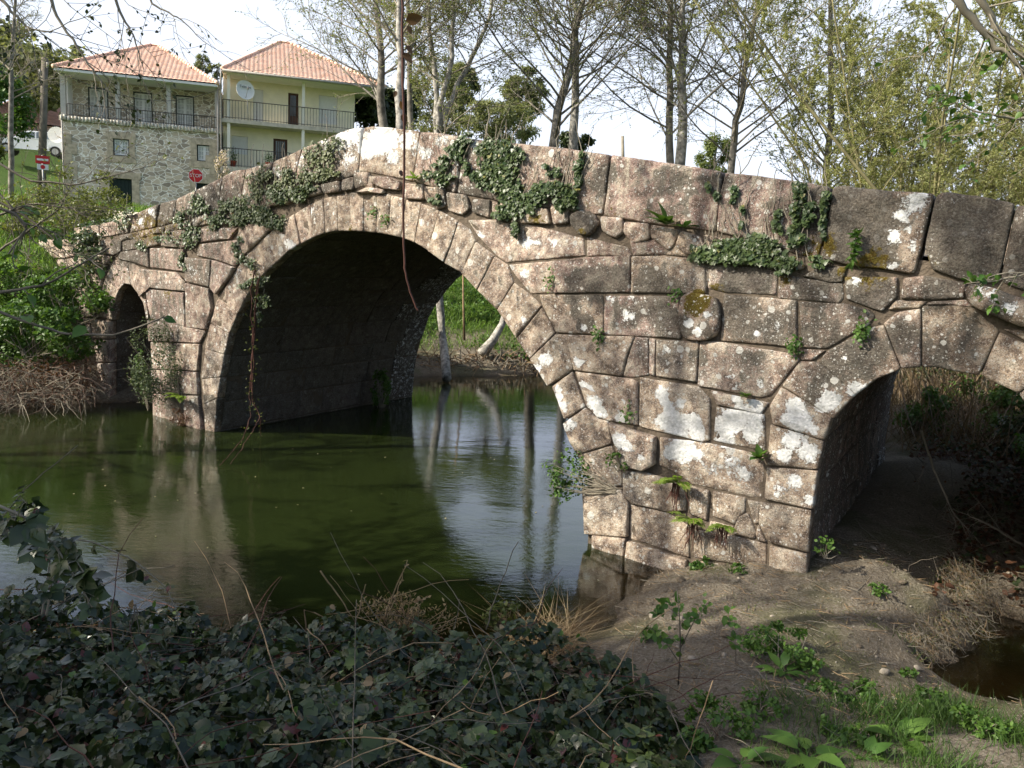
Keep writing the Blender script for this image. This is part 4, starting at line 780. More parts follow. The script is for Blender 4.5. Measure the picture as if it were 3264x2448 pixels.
# ---------------- stone house
h = House(1, (345, 1000), 44., (1185, 1000), 46.2); g0 = 4.0
stone_house = empty('stone_house', h.W(4, 3, g0), 'three-storey house of rubble stone with white joints, upper balcony and orange hipped roof', 'house')
W_ = h.uz(1187, 700)[0]
zb0, zb1 = h.uz(345, 655)[1], h.uz(345, 622)[1]           # balcony slab
ze = h.uz(345, 395)[1]
def hole(x0, y0, x1, y1, v=0.): a = h.uz(x0, y1, v); b = h.uz(x1, y0, v); return (a[0], b[0], a[1], b[1])
lw1, lw2 = hole(614, 757, 700, 842), hole(1068, 790, 1150, 872); dr = hole(597, 972, 715, 1142); dr2 = hole(1064, 997, 1140, 1120)
wl = MB(); h.wallgrid(wl, 0, W_, 0, g0-1, zb0, [lw1, lw2, dr, dr2], .4)
rec = 1.5
up_ = [hole(488, 488, 580, 628, rec), hole(732, 512, 820, 648, rec), hole(960, 530, 1046, 668, rec)]
zf = zb1+.0
up_ = [(a, b, zf+.02, d) for a, b, c, d in up_]
h.wallgrid(wl, .25, W_, rec, zb0, ze+.1, up_, .3)
wall = wl.build('wall', RUB, stone_house, smooth=False, loc=None)
sw = MB(); h.box(sw, -.0, .25, .4, 8.5, g0-1, ze); h.box(sw, W_-.02, W_+.2, rec+.3, 8.5, g0-1, ze); h.box(sw, .25, W_-.02, 8.2, 8.5, g0-1, ze); sw.build('side_wall', WHITE, stone_house, smooth=False)
for (a, b, c, d), e in ((lw1, .28), (lw2, .32), (dr, .38), (dr2, .3)):
    dz = MB()
    h.box(dz, a-e, a-.002, -.04, .1, c if c > g0+.3 else g0-.8, d); h.box(dz, b+.002, b+e, -.04, .1, c if c > g0+.3 else g0-.8, d); h.box(dz, a-e*1.2, b+e*1.2, -.045, .1, d+.002, d+.34)
    if c > g0+1.5: h.box(dz, a-e*1.2, b+e*1.2, -.045, .1, c-.36, c-.002)
    dz.build('surround', DRS, stone_house, smooth=False)
dz = MB()
for i in range(9):
    z = g0-.3+i*.52; h.box(dz, 0, .45+.25*(i % 2), -.035, .1, z, z+.5); h.box(dz, W_-.5-.2*(i % 2), W_, -.035, .1, z, z+.5)
dz.build('quoins', DRS, stone_house, smooth=False)
bal = MB(); h.box(bal, -.1, W_+.1, -.12, rec, zb0+.02, zb1-.05); bo = bal.build('balcony', RUB, stone_house, smooth=False)
tr_ = MB(); random.seed(3); nx_ = int(W_/.17)
for i in range(nx_): 
    u = -.05+W_*i/nx_; tr_.tube([h.W(u+.08, -.15, zb0+random.uniform(-.02, .08)), h.W(u+.08+random.uniform(-.02, .02), -.15, zb1-random.uniform(.0, .08))], random.uniform(.04, .07), 6)
tr_.build('edge_trim', simple('pale_pebbles', (.66, .62, .53), .85, .4, 7), bo); railing('railing', h, bo, .3, W_-.1, -.05, zb1-.05, h.uz(345, 560)[1])
for x0, x1 in ((328, 356), (626, 650), (903, 926), (1165, 1190)):
    pm = MB(); a, b = h.uz(x0, 500, .05)[0], h.uz(x1, 500, .05)[0]; h.box(pm, a, b, -.04, .22, zb1-.05, ze); pm.build('pillar', GREYC, stone_house, smooth=False)
bm_ = MB(); h.box(bm_, -.05, W_+.1, -.06, .3, ze, ze+.22); bm_.build('beam', GREYC, stone_house, smooth=False)
for a, b, c, d in up_:
    sr = MB(); 
    for q in ((a-.05, a-.002, c, d), (b+.002, b+.05, c, d), (a-.05, b+.05, d+.002, d+.06)): h.box(sr, q[0], q[1], rec-.05, rec+.1, q[2], q[3])
    w = window(h, stone_house, a, b, c, d, rec+.12, 4, 5, name='balcony_door'); sr.build('dark_surround', DOORG, w, smooth=False)
for q in (lw1, lw2):
    a, b, c, d = q; w = window(h, stone_house, a+.06, b-.06, c+.05, d-.05, .14, 4, 3); sr = MB()
    for r_ in ((a, a+.058, c, d), (b-.058, b, c, d), (a+.058, b-.058, d-.048, d), (a+.058, b-.058, c, c+.048)): h.box(sr, r_[0], r_[1], .08, .2, r_[2], r_[3])
    sr.build('dark_surround', DOORG, w, smooth=False)
for q in (dr, dr2):
    dm = MB(); a, b, c, d = q; h.box(dm, a, b, .16, .22, c-.6, d); n_ = 6
    for i in range(n_): dm.box(h.W(a+(b-a)*(i+.5)/n_, .15, (c-.6+d)/2), ((b-a)/n_-.03, .02, d-c+.55), np.column_stack([h.U, h.N, [0, 0, 1]]))
    dm.box(h.W((a+b)/2-.05, .12, (c+d)/2+.1), (.04, .05, .16), np.column_stack([h.U, h.N, [0, 0, 1]])); dm.build('door', DOORG, stone_house, smooth=False)
rf, un = MB(), MB(); za = AY(1, 710, 240, 49.)[2]
ez = h.uz(740, 410, -.6)[1]
hiproof(rf, h, h.uz(286, 360, -.6)[0], h.uz(1182, 445, -.6)[0], -.6, 9.2, ez, za, 3.85, 4.25, 4.2, un); rfo = rf.build('roof', TILE, stone_house); un.build('eave_board', WHITE, rfo, smooth=False)
gt = MB(); gt.tube([h.W(W_-.05, -.2, ze), h.W(W_-.05, -.1, g0-.3)], .05, 6); gt.tube([h.W(.05, -.2, zb0), h.W(.05, -.1, g0-.3)], .035, 6); gt.build('downpipe', GUT, stone_house)
sd = MB()
def dish(mb, c, n, r, pole=None):
    n = np.array(n, float); n /= np.linalg.norm(n); A_ = np.cross(n, [0, 0, 1.]); A_ /= np.linalg.norm(A_); B2 = np.cross(A_, n); V = [c-n*r*.25]; k = 24
    for q in (.35, .7, 1.): V += [c+r*q*(A_*math.cos(t)+B2*math.sin(t)*1.08)-n*r*.25*(1-q*q) for t in np.arange(k)/k*2*np.pi]
    V2 = [v-n*.03 for v in V]
    Fs = [(0, 1+i, 1+(i+1) % k) for i in range(k)]+[(1+j*k+i, 1+(j+1)*k+i, 1+(j+1)*k+(i+1) % k, 1+j*k+(i+1) % k) for j in range(2) for i in range(k)]
    mb.add(V, Fs); mb.add(V2, Fs); o = 1+2*k; mb.add([V[o+i] for i in range(k)]+[V2[o+i] for i in range(k)], [(i, (i+1) % k, k+(i+1) % k, k+i) for i in range(k)])
    return A_, B2, n
c = h.W(-.55, 1.2, h.uz(285, 715)[1]); r2 = empty('satellite_dish', c, 'small white satellite dish on the left side wall of the stone house', 'satellite dish')
dish(sd, c, (.35, -1, .3), .42); sd.build('reflector', WHITE, r2); q = MB(); q.tube([c-np.array([0, 0, .05]), h.W(.02, 1.3, c[2]-.3)], .03, 6); q.tube([c, c+np.array([.2, -.5, .1])], .012, 5); q.build('arm', GUT, r2)
# ---------------- cream house
h = House(1, (1205, 700), 46., (1935, 760), 48.2); g1 = 4.0
cream = empty('cream_house', h.W(4, 3, g1), 'cream rendered house with two long railed balconies and orange tiled hipped roof', 'house')
W_ = h.uz(1936, 600)[0]; rec = 1.3
s1a, s1b = h.uz(1210, 662)[1], h.uz(1210, 640)[1]; ze = h.uz(1210, 380)[1]; s2b = h.uz(1210, 900)[1]; s2a = s2b-.25
def hole(x0, y0, x1, y1, v=rec): a = h.uz(x0, y1, v); b = h.uz(x1, y0, v); return (a[0], b[0], a[1], b[1])
sh = [hole(1373, 488, 1428, 640), hole(1728, 526, 1832, 668), hole(1255, 742, 1345, 832)]; dr = [hole(1562, 508, 1619, 660), hole(1482, 757, 1559, 862)]
dr[0] = (*dr[0][:2], s1b+.01, dr[0][3]); dr[1] = (*dr[1][:2], s2b+.01, dr[1][3]); sh[0] = (*sh[0][:2], s1b+.01, sh[0][3])
wl = MB(); h.wallgrid(wl, 0, W_, rec, g1-1, ze, sh+dr, .3); h.box(wl, -.0, .25, rec+.3, 9, g1-1, ze); h.box(wl, W_-.25, W_, rec+.3, 9, g1-1, ze); h.box(wl, .25, W_-.25, 8.7, 9, g1-1, ze)
wl.build('wall', CREAM, cream, smooth=False)
for k_, (a, b) in enumerate(((s1a, s1b), (s2a, s2b))):
    m = MB(); h.box(m, -.1, W_+.02, -.05, rec-.002, a, b); o = m.build('balcony', SLAB, cream, smooth=False); railing('railing', h, o, .05, W_-.02, 0, b, b+1.0, .16)
    mm = MB(); mm.tube([h.W(.02, 0, b+1.), h.W(.02, rec, b+1.)], .02, 5); [mm.tube([h.W(.02, t, b), h.W(.02, t, b+1.)], .011, 4) for t in np.arange(.15, rec, .15)]; mm.build('side_railing', IRON, o, smooth=False)
for x, z0, z1 in ((1240, s1b, ze), (1645, s1b, ze), (1240, s2b, s1a), (1645, s2b, s1a), (1240, g1-1, s2a), (1645, g1-1, s2a)):
    m = MB(); u = h.uz(x, 600, .12)[0]; h.box(m, u-.08, u+.08, .04, .2, z0, z1); m.build('pillar', CREAM2, cream, smooth=False)
for a, b, c, d in sh:
    m = MB(); n_ = 14
    h.box(m, a, b, rec+.1, rec+.16, c, d); [h.box(m, a+.04, b-.04, rec+.085, rec+.1, c+(d-c)*(i+.12)/n_, c+(d-c)*(i+.88)/n_) for i in range(n_)]; m.build('shutter', SHUT, cream, smooth=False)
for a, b, c, d in dr:
    m = MB(); h.box(m, a, b, rec+.12, rec+.18, c, d); do = m.build('door', BROWN, cream, smooth=False); m = MB(); h.box(m, a+.12, b-.12, rec+.1, rec+.12, c+(d-c)*.35, d-.12); m.build('pane', GLASS, do, smooth=False)
    m = MB(); [m.tube([h.W(a+.12+(b-a-.24)*i/5, rec+.08, c+(d-c)*.35), h.W(a+.12+(b-a-.24)*i/5, rec+.08, d-.12)], .012, 4) for i in range(6)]; m.build('grille', BROWN, do, smooth=False)
rf, un = MB(), MB(); ez = h.uz(1620, 420, -.5)[1]; za = AY(1, 1550, 226, 51.)[2]
u0, u1 = h.uz(1205, 370, -.5)[0], h.uz(2090, 465, -.5)[0]
hiproof(rf, h, u0, u1, -.5, 10, ez, za, h.uz(1520, 230, 4.5)[0], h.uz(1575, 230, 4.5)[0], 4.6, un); rfo = rf.build('roof', TILE, cream); un.build('eave_soffit', CREAM2, rfo, smooth=False)
m = MB(); m.tube([h.W(u0, -.56, ez-.06), h.W(u1, -.56, ez-.06)], .07, 7); m.tube([h.W(.0, -.5, ez-.1), h.W(-.06, -.12, ez-.5), h.W(-.06, -.12, g1-.5)], .05, 6); m.build('gutter', GUT, rfo)
c = AY(1, 1331, 487, 46.2); r2 = empty('satellite_dish', c-np.array([0, 0, 1.6]), 'large white satellite dish with dark lettering on the upper balcony of the cream house', 'satellite dish')
sd = MB(); A_, B2, nn = dish(sd, c, (.72, -1, .28), .50); so = sd.build('reflector', WHITE, r2)
m = MB(); m.tube([c-nn*.15, c-nn*.12-np.array([0, 0, .5])+h.U*.14, np.append((c+h.U*.14)[:2], s1b)], .03, 6); m.tube([c-np.array([0, 0, .5]), c+nn*.45-np.array([0, 0, .1])], .014, 5); m.box(c+nn*.47-np.array([0, 0, .08]), (.08, .08, .12)); m.build('mast', GUT, r2)
def text(name, s_, size, mat, M, parent, depth=.004):
    cu = bpy.data.curves.new(name, 'FONT'); cu.body = s_; cu.size = size; cu.align_x = 'CENTER'; cu.align_y = 'CENTER'; cu.extrude = depth
    tmp = bpy.data.objects.new('tmp', cu); COL.objects.link(tmp); dg = bpy.context.evaluated_depsgraph_get(); me_ = bpy.data.meshes.new_from_object(tmp.evaluated_get(dg)); bpy.data.objects.remove(tmp)
    me_.materials.clear(); me_.materials.append(mat); me_.name = name; o = bpy.data.objects.new(name, me_); COL.objects.link(o); o.parent = parent
    off = Vector((0, 0, 0)); q_ = parent
    while q_ is not None: off += q_.location; q_ = q_.parent
    me_.transform(M); me_.transform(Matrix.Translation(-off)); return o
def facing(c, X, Z, up): return Matrix([[X[i], up[i], Z[i], c[i]] for i in range(3)]+[[0, 0, 0, 1]])
X = -A_ if (-A_)@IR > 0 else A_
BLACK = simple('black_paint', (.02, .02, .02), .6, .05)
text('lettering', 'Televés', .20, BLACK, facing(c+B2*.16+nn*.02, X, nn, B2), r2)
# flower pots on the lower balcony
POT = simple('terracotta_pot', (.42, .09, .05), .8, .15)
for x, y, lab, hgt in ((1263, 895, 'terracotta flower pot at the left end of the lower balcony', .7), (1458, 888, 'potted plant beside the lower brown door', .5)):
    c = AY(1, x, y, 46.6); c[2] = s2b; r2 = empty('flower_pot', c, lab, 'flower pot', 'pots on the cream house balcony'); m = MB()
    k = 14; prof_ = [(.0, 0), (.13, 0), (.19, .3), (.21, .3), (.21, .36), (.17, .36), (.16, .3), (0, .3)]; V = [c+np.array([r_*math.cos(t), r_*math.sin(t), z]) for r_, z in prof_ for t in np.arange(k)/k*2*np.pi]
    m.add(V, [(i*k+j, i*k+(j+1) % k, (i+1)*k+(j+1) % k, (i+1)*k+j) for i in range(7) for j in range(k)]); m.build('pot', POT, r2)
    m = MB(); P = c+np.array([0, 0, .36+hgt*.45])+rng.normal(size=(160, 3))*np.array([.13, .13, hgt*.3]); put(m, LEAF, P, .09); [m.tube([c+[0, 0, .3], P[i]], .008, 3) for i in range(8)]; m.build('plant', L_HERB, r2)
# white rose bush twigs at the house corner
cluster('climbing_shrub', AY(1, 1215, 900, 44.), (.5, .4, 1.1), 700, 'pale flowering shrub at the joint between the two houses', 'shrub', None, leafmat('blossom', (.5, .42, .36), (.7, .62, .56), .3), .10, LEAF, 14, 24)
# a farther tiled house on the slope at the left
h = House(1, (165, 640), 62., (275, 660), 63.); fh = empty('far_house', h.W(2, 2, 9), 'low far house with a faded pink tiled roof behind the utility pole', 'house'); wl = MB(); z1 = h.uz(200, 672)[1]
h.box(wl, -3, 8, .3, 7, z1-5, z1); wl.build('wall', simple('pink_render', (.5, .36, .30), .9, .1), fh, smooth=False); rf = MB(); hiproof(rf, h, -3.5, 8.5, -.2, 7.5, z1, z1+1.9, 0, 5, 3.5); rf.build('roof', simple('faded_tile', (.5, .3, .24), .9, .25, 3), fh)
m = MB(); h.box(m, 1.2, 2.2, .24, .32, z1-2, z1-.6); m.build('window', GLASS, fh, smooth=False)
# pale retaining wall beside the road
a, b = AY('d', 205, 452, 26), AY('d', 345, 462, 21); rw = MB(); U_ = (b-a)/np.linalg.norm(b-a); Nn_ = np.array([-U_[1], U_[0], 0])
for i in range(9):
    p = a+(b-a)*i/9; q = a+(b-a)*(i+.97)/9; rw.prism([p, q, q-[0, 0, 1.6], p-[0, 0, 1.6]], [p+Nn_*.35, q+Nn_*.35, q+Nn_*.35-[0, 0, 1.6], p+Nn_*.35-[0, 0, 1.6]])
tag(rw.build('roadside_wall', simple('pale_concrete', (.55, .50, .42), .9, .15, 3), loc=(a+b)/2, smooth=False), 'low pale wall beside the road at the foot of the dark garage door', 'wall')
# ================================================================ utility pole, signs, car
c0 = D(88, 425, 30.); c1 = D(97, 125, 30.); c0[2] = gz(c0[0], c0[1])-.1; up_pole = empty('utility_pole', c0, 'weathered grey utility pole at the left of the stone house', 'utility pole')
m = MB(); m.tube([c0, (c0+c1)/2, c1], [.15, .13, .11], 10); m.build('post', simple('old_wood', (.16, .14, .11), .9, .3, 6, .4), up_pole)
for z, x in ((-.25, .14), (-.5, -.14)): m = MB(); m.tube([c1+[x, -.1, z-.08], c1+[x, -.1, z+.08]], [.04, .03], 6); m.tube([c1+[0, 0, z-.1], c1+[x, -.1, z-.1]], .015, 4); m.build('insulator', GUT, up_pole)
for k_, (x, y, Y2) in enumerate(((1205, 480, 46), (1700, 560, 47))):
    w_ = MB(); e = AY(1, x, y, Y2); s_ = c1+[0, 0, -.3]; w_.tube([s_*(1-t)+e*t-[0, 0, 1.0*math.sin(math.pi*t)*.9] for t in np.linspace(0, 1, 18)], .012, 4)
    if k_ == 0: tag(w_.build('overhead_cable', BLACK, loc=s_), 'thin dark cable sagging from the utility pole past the stone house', 'cable')
RED = simple('sign_red', (.62, .025, .03), .45, .05); SW = simple('sign_white', (.82, .82, .82), .45, .03); GALV = simple('galvanised', (.35, .35, .34), .5, .1, 5, metal=.4)
def disc(mb, c, X, Z, up, r, k, th=.01, a0=0.): 
    A_ = [c+r*(np.array(X)*math.cos(t)+np.array(up)*math.sin(t)) for t in a0+np.arange(k)/k*2*np.pi]; mb.prism([q-np.array(Z)*th for q in A_], A_)
Zs = -np.array([F[0], F[1], 0]); Zs = np.array([.35, -.93, 0]); Zs /= np.linalg.norm(Zs); Xs = np.array([-Zs[1], Zs[0], 0]); UPv = np.array([0, 0, 1.])
c = AY(1, 1062, 953, 36.); gb = c.copy(); gb[2] = min(gz(c[0], c[1])-.1, c[2]-2.); stp = empty('stop_sign', gb, 'red octagonal STOP sign on a grey post in front of the stone house', 'road sign')
m = MB(); disc(m, c, Xs, Zs, UPv, .315, 8, .012, math.pi/8); pl = m.build('sign_plate', SW, stp, smooth=False); m = MB(); disc(m, c+Zs*.006, Xs, Zs, UPv, .290, 8, .004, math.pi/8); m.build('red_face', RED, pl, smooth=False)
text('lettering', 'STOP', .20, SW, facing(c+Zs*.008, Xs, Zs, UPv), pl, .003); m = MB(); m.tube([gb, c-Zs*.04+[0, 0, .25]], .03, 8); m.build('post', GALV, stp)
Zs = np.array([.55, -.84, 0]); Zs /= np.linalg.norm(Zs); Xs = np.array([-Zs[1], Zs[0], 0])
c = D(92, 345, 28.); gb = c.copy(); gb[2] = gz(c[0], c[1])-.1; ns = empty('road_sign', gb, 'small red and white road sign low on a post by the utility pole', 'road sign'); R_ = np.column_stack([Xs, -Zs, UPv])
m = MB(); m.box(c, (.42, .012, .26), R_); m.build('sign_plate', RED, ns, smooth=False); m = MB(); m.box(c+Zs*.009, (.34, .006, .07), R_); m.build('white_bar', SW, ns, smooth=False); m = MB(); m.box(c-UPv*.24, (.34, .012, .18), R_); m.build('lower_plate', SW, ns, smooth=False)
m = MB(); disc(m, c-UPv*.24+Zs*.01, Xs, Zs, UPv, .07, 20, .003); m.build('red_emblem', RED, ns, smooth=False); m = MB(); m.tube([gb, c-Zs*.04+[0, 0, .15]], .03, 8); m.build('post', GALV, ns)
# car: side outline extruded, with a narrower cabin
def car(c, head, label):
    root = empty('parked_car', c, label, 'car'); U_ = np.array([math.cos(head), math.sin(head), 0]); V_ = np.array([-U_[1], U_[0], 0])
    def q(x, y, z): return c+U_*x+V_*y+np.array([0, 0, z])
    body = [(-2.0, .32), (-2.05, .6), (-1.98, .82), (-1.1, .93), (-.95, .95), (1.75, .97), (2.0, .88), (2.05, .55), (1.98, .3)]
    m = MB(); rows = [(-.84, .0), (-.80, .05)]; n = len(body)
    V = []
    for y, k in ((-.78, .94), (-.84, 1.), (.84, 1.), (.78, .94)): V += [q(x*(.985 if abs(y) < .8 else 1), y, .28+(z-.28)*k) for x, z in body]
    m.add(V, [(j*n+i, j*n+(i+1) % n, (j+1)*n+(i+1) % n, (j+1)*n+i) for j in range(3) for i in range(n)]+[tuple(range(n))[::-1], tuple(range(3*n, 4*n))])
    cab = [(-.95, .94), (-.35, 1.36), (-.1, 1.42), (.95, 1.42), (1.35, 1.36), (1.8, .96)]; n = len(cab); V = []
    for y, k in ((-.78, 0), (.78, 0)): V += [q(x, y*(1-.22*(z-.94)/.5), z) for x, z in cab]
    m.add(V, [(i, (i+1) % n, n+(i+1) % n, n+i) for i in range(n)]+[tuple(range(n))[::-1], tuple(range(n, 2*n))]); bo = m.build('body', simple('white_car_paint', (.72, .74, .76), .25, .03, spec=.6), root, smooth=False)
    for s_ in (-1, 1):
        for a in ([(-.72, .99), (-.3, 1.31), (.18, 1.36), (.18, .99)], [(.26, .99), (.26, 1.36), (.9, 1.36), (.98, .99)], [(1.06, .99), (1.0, 1.34), (1.25, 1.3), (1.5, 1.)]):
            m = MB(); m.prism([q(x, s_*(.785-.17*(z-.94)/.5), z) for x, z in a], [q(x, s_*(.80-.17*(z-.94)/.5), z) for x, z in a]); m.build('window', GLASS, root, smooth=False)
        for x in (-1.3, 1.25):
            m = MB(); k = 18; m.prism([q(x+.3*math.cos(t), s_*.7, .3+.3*math.sin(t)) for t in np.arange(k)/k*6.283], [q(x+.3*math.cos(t), s_*.87, .3+.3*math.sin(t)) for t in np.arange(k)/k*6.283]); wo = m.build('wheel', BLACK, root, smooth=False)
            m = MB(); m.prism([q(x+.18*math.cos(t), s_*.86, .3+.18*math.sin(t)) for t in np.arange(k)/k*6.283], [q(x+.18*math.cos(t), s_*.885, .3+.18*math.sin(t)) for t in np.arange(k)/k*6.283]); m.build('rim', GALV, wo, smooth=False)
        m = MB(); m.box(q(-1.99, s_*.6, .68), (.1, .3, .14), np.column_stack([U_, V_, [0, 0, 1]])); m.build('headlight', SW, root, smooth=False)
    m = MB(); m.prism([q(-.93, -.66, .98), q(-.93, .66, .98), q(-.42, .6, 1.33), q(-.42, -.6, 1.33)], [q(-.96, -.66, .99), q(-.96, .66, .99), q(-.45, .6, 1.345), q(-.45, -.6, 1.345)]); m.build('windscreen', GLASS, root, smooth=False)
    return root
c = AY(1, 190, 848, 50.); car(c, .33, 'white hatchback parked on the slope behind the utility pole')
# ================================================================ ivy and plants on the bridge
rng = np.random.default_rng(12); random.seed(12)
GI = 'ivy patches on the bridge face'
def ivy(label, blobs, size=.042, n_scale=1., mat=None, out=.05):
    """blobs: (crop, x, y, rx, ry, count) on the bridge face; leaves held a few centimetres off the stone by creeping stems"""
    c0 = B(*blobs[0][:3]); root = empty('ivy', BW(c0[0], c0[1], -.05), label, 'ivy', GI); lf, st = MB(), MB(); P = []
    for c, x, y, rx, ry, n in blobs:
        n = int(n*n_scale*2.2); nc = max(2, n//24)
        cx_ = rng.normal(size=(nc, 2))*.52
        k = rng.integers(0, nc, n); q = cx_[k]+rng.normal(size=(n, 2))*.2
        for a, b in q:
            u, z = B(c, x+a*rx, y+b*ry); P.append(BW(u, z, -out*rng.uniform(.3, 1.5)))
        for i in range(max(1, n//150)):
            a, b = rng.normal(size=2)*.4; u, z = B(c, x+a*rx, y+b*ry); Q = [BW(u, z, -.045)]
            dx, dz = rng.normal()*.4, 1.
            for s_ in range(6): u += dx*.06+rng.normal()*.02; z += .07; Q.append(BW(u, z, -.045-.01*rng.random()))
            st.tube(Q, np.linspace(.006, .003, 7), 4, cap=False)
    P = np.array(P); N = np.tile(-BN+np.array([0, 0, .45]), (len(P), 1)); put(lf, IVYT, P, size, N, np.tile([0, 0, -1.], (len(P), 1)), .42)
    st.build('stem', TWIG, root); lf.build('foliage', mat or L_IVY, root); return root
ivy('thick ivy curtain draping the parapet and cornice right of the bridge crown', [(2,850,870,90,90,520),(2,780,800,60,40,160),(2,920,830,50,50,200),(2,760,950,60,60,240),(2,880,1010,70,70,340),(2,960,1100,90,50,340),(2,1060,1050,60,50,200),(2,900,1150,60,35,120),(2,940,1210,25,45,80)])
ivy('ivy strand climbing the parapet left of the thick curtain', [(2,650,770,40,30,120),(2,610,830,45,45,110),(2,560,900,50,45,110),(2,540,970,60,30,110),(2,680,900,30,50,50),(2,520,1090,25,30,50),(2,470,930,40,40,40)])
ivy('ivy patch ending in a thin strand right of the thick curtain', [(2,1170,1010,60,45,190),(2,1230,1060,50,50,190),(2,1280,930,18,70,110),(2,1150,930,40,30,60),(2,1180,1100,50,30,100),(2,1300,860,15,30,40)])
ivy('broad ivy mat lying along the ledge under the long pink parapet block', [(8,450,530,130,50,520),(8,330,570,90,40,240),(8,620,510,90,45,260),(8,500,590,120,30,200),(8,250,580,50,30,80),(8,740,600,80,35,130),(8,760,660,50,20,60),(8,900,610,80,20,60)])
ivy('ivy strands climbing the right end of the long pink parapet block', [(8,835,210,28,60,100),(8,810,330,26,70,110),(8,790,450,30,60,110),(8,900,290,40,25,60),(8,870,380,30,45,60),(8,975,330,14,110,80),(8,700,370,20,60,50),(8,850,470,20,50,40),(8,995,215,20,30,40)])
ivy('thin ivy strand on the joint left of the long pink block', [(8,430,200,30,40,40),(8,455,260,20,50,30),(8,500,350,20,50,30),(8,350,230,12,60,30),(8,310,140,12,40,25)])
ivy('dense dark ivy clump on the haunch left of the main arch crown', [(1,1350,1130,60,55,420),(1,1300,1200,55,30,180),(1,1430,1160,60,50,260),(1,1500,1060,50,50,220),(1,1600,1050,60,30,200),(1,1680,1020,40,25,120),(1,1500,1190,40,40,120),(1,1250,1130,45,45,120)], mat=leafmat('pale_ivy_leaf', (.03, .06, .02), (.10, .13, .045), .2, .45))
ivy('small-leaved ivy speckling the parapet slabs left of the crown', [(1,1780,830,90,90,130),(1,1700,900,80,80,90),(1,1440,950,60,50,160),(1,1560,960,60,50,140),(1,1720,960,80,30,140),(1,1400,1040,60,40,120),(1,1800,940,50,30,100)], .04, mat=leafmat('grey_ivy_leaf', (.05, .075, .03), (.14, .16, .065), .2, .5))
ivy('straggling weeds on the low left end of the parapet', [(1,1090,1100,40,60,130),(1,1010,1180,60,40,100),(1,700,1180,50,40,80),(1,1180,1190,60,50,110),(1,920,1280,60,30,80),(1,760,1330,50,30,60),(1,1080,1260,60,30,90)], .045)
ivy('creeper tuft beside the left foot of the main arch ring', [(4,1310,310,40,30,90),(4,1330,400,30,60,70),(4,1250,330,40,30,60),(4,1320,480,15,50,40),(4,1280,220,50,40,60),(4,1210,130,40,50,60),(4,960,110,40,60,80),(4,930,200,20,60,60)], .04)
# hanging creeper with red roots
root = empty('hanging_creeper', BW(*B(4, 1300, 330), -.12), 'red-stemmed creeper hanging from the main arch ring down to the water', 'creeper'); st, lf = MB(), MB(); P = []
for pts, wet in (([(1320,250),(1300,340),(1302,560),(1298,760),(1290,880)], [(1262,1000),(1215,1110),(1160,1180),(1105,1240)]), ([(1330,300),(1312,500),(1302,700),(1300,900)], [(1312,1000),(1262,1080),(1205,1170),(1160,1232)]), ([(1340,280),(1318,450),(1308,700),(1306,900)], [(1314,1010),(1312,1090)])):
    Q = [BW(*B(4, x, y), -.12) for x, y in pts]; e = Q[-1]; 
    for i, (x, y) in enumerate(wet):
        g = G(4, x, y, .02); a = AY(4, x, y, e[1]+(G(4, *wet[-1], .02)[1]-e[1])*(i+1)/len(wet)); a[2] = max(a[2], .012); Q.append(a)
    Q = np.array(Q); fine = np.array([along(Q, t)[0] for t in np.linspace(0, 1, 40)]); fine[:, :2] += rng.normal(size=(40, 2))*.008; st.tube(fine, np.linspace(.010, .004, 40), 5)
    P += [along(Q, t)[0]+rng.normal(size=3)*.05 for t in rng.random(60)**1.4*.8]
put(lf, LEAF, P, .04, None, None, 1.); st.build('stem', TWIGR, root); lf.build('foliage', L_BUD, root)
def fern(c, L, n, label, out, group='fresh green ferns in the pier joints', roots=True):
    root = empty('fern', c, label, 'fern', group); lf, st = MB(), MB(); out = np.array(out, float); sd_ = np.cross(out, [0, 0, 1.])
    P, S_, Tp, Nn = [], [], [], []
    for i in range(n):
        a = (i+.5)/n*2-1; d = out*(.5+rng.random()*.5)+sd_*a*1.2+np.array([0, 0, rng.uniform(.35, .75)]); l = L*rng.uniform(.65, 1.1)
        Q = [np.array(c)]; d = d/np.linalg.norm(d)
        for k in range(12): d = d+np.array([0, 0, -.075]); d /= np.linalg.norm(d); Q.append(Q[-1]+d*l/12)
        Q = np.array(Q); st.tube(Q, np.linspace(.004, .0015, 13), 3, cap=False)
        for k in range(2, 34):
            t = k/34; p, dd = along(Q, t); w = l*.19*math.sin(math.pi*min(1, t*1.05))**.7; s2 = np.cross(dd, [0, 0, 1.]); s2 /= np.linalg.norm(s2)+1e-9
            for sg in (-1, 1): P.append(p); S_.append(max(w, .01)); Tp.append(s2*sg+dd*.35); Nn.append(np.cross(s2, dd))
    Nn = np.array(Nn); Nn[Nn[:, 2] < 0] *= -1; M = frame(Nn+rng.normal(size=Nn.shape)*.15, np.array(Tp))*np.array(S_)[:, None, None]; M[:, :, 0] *= .9; lf.scatter(NAR[0], NAR[1], M, np.array(P))
    st.build('stem', TWIGD, root); lf.build('frond', L_FERN, root)
    if roots:
        rt = MB()
        for i in range(16): Q = wander(np.array(c)+sd_*rng.normal()*.03+out*.02, out*.2+np.array([0, 0, -1.])+rng.normal(size=3)*.15, L*rng.uniform(.4, 1.1), 6, .08); rt.tube(Q, np.linspace(.006, .002, 7), 4, cap=False)
        rt.build('dead_frond', TWIGR, root)
    return root
def wallp(c, x, y, v=-.07): return BW(*B(c, x, y), v)
fern(wallp(6,575,535), .30, 13, 'largest fern, highest of the three on the pier', -BN); fern(wallp(6,635,680,-.09), .28, 13, 'middle fern of the three on the pier', -BN); fern(wallp(6,762,705,-.08), .24, 11, 'small fern nearest the right arch', -BN)
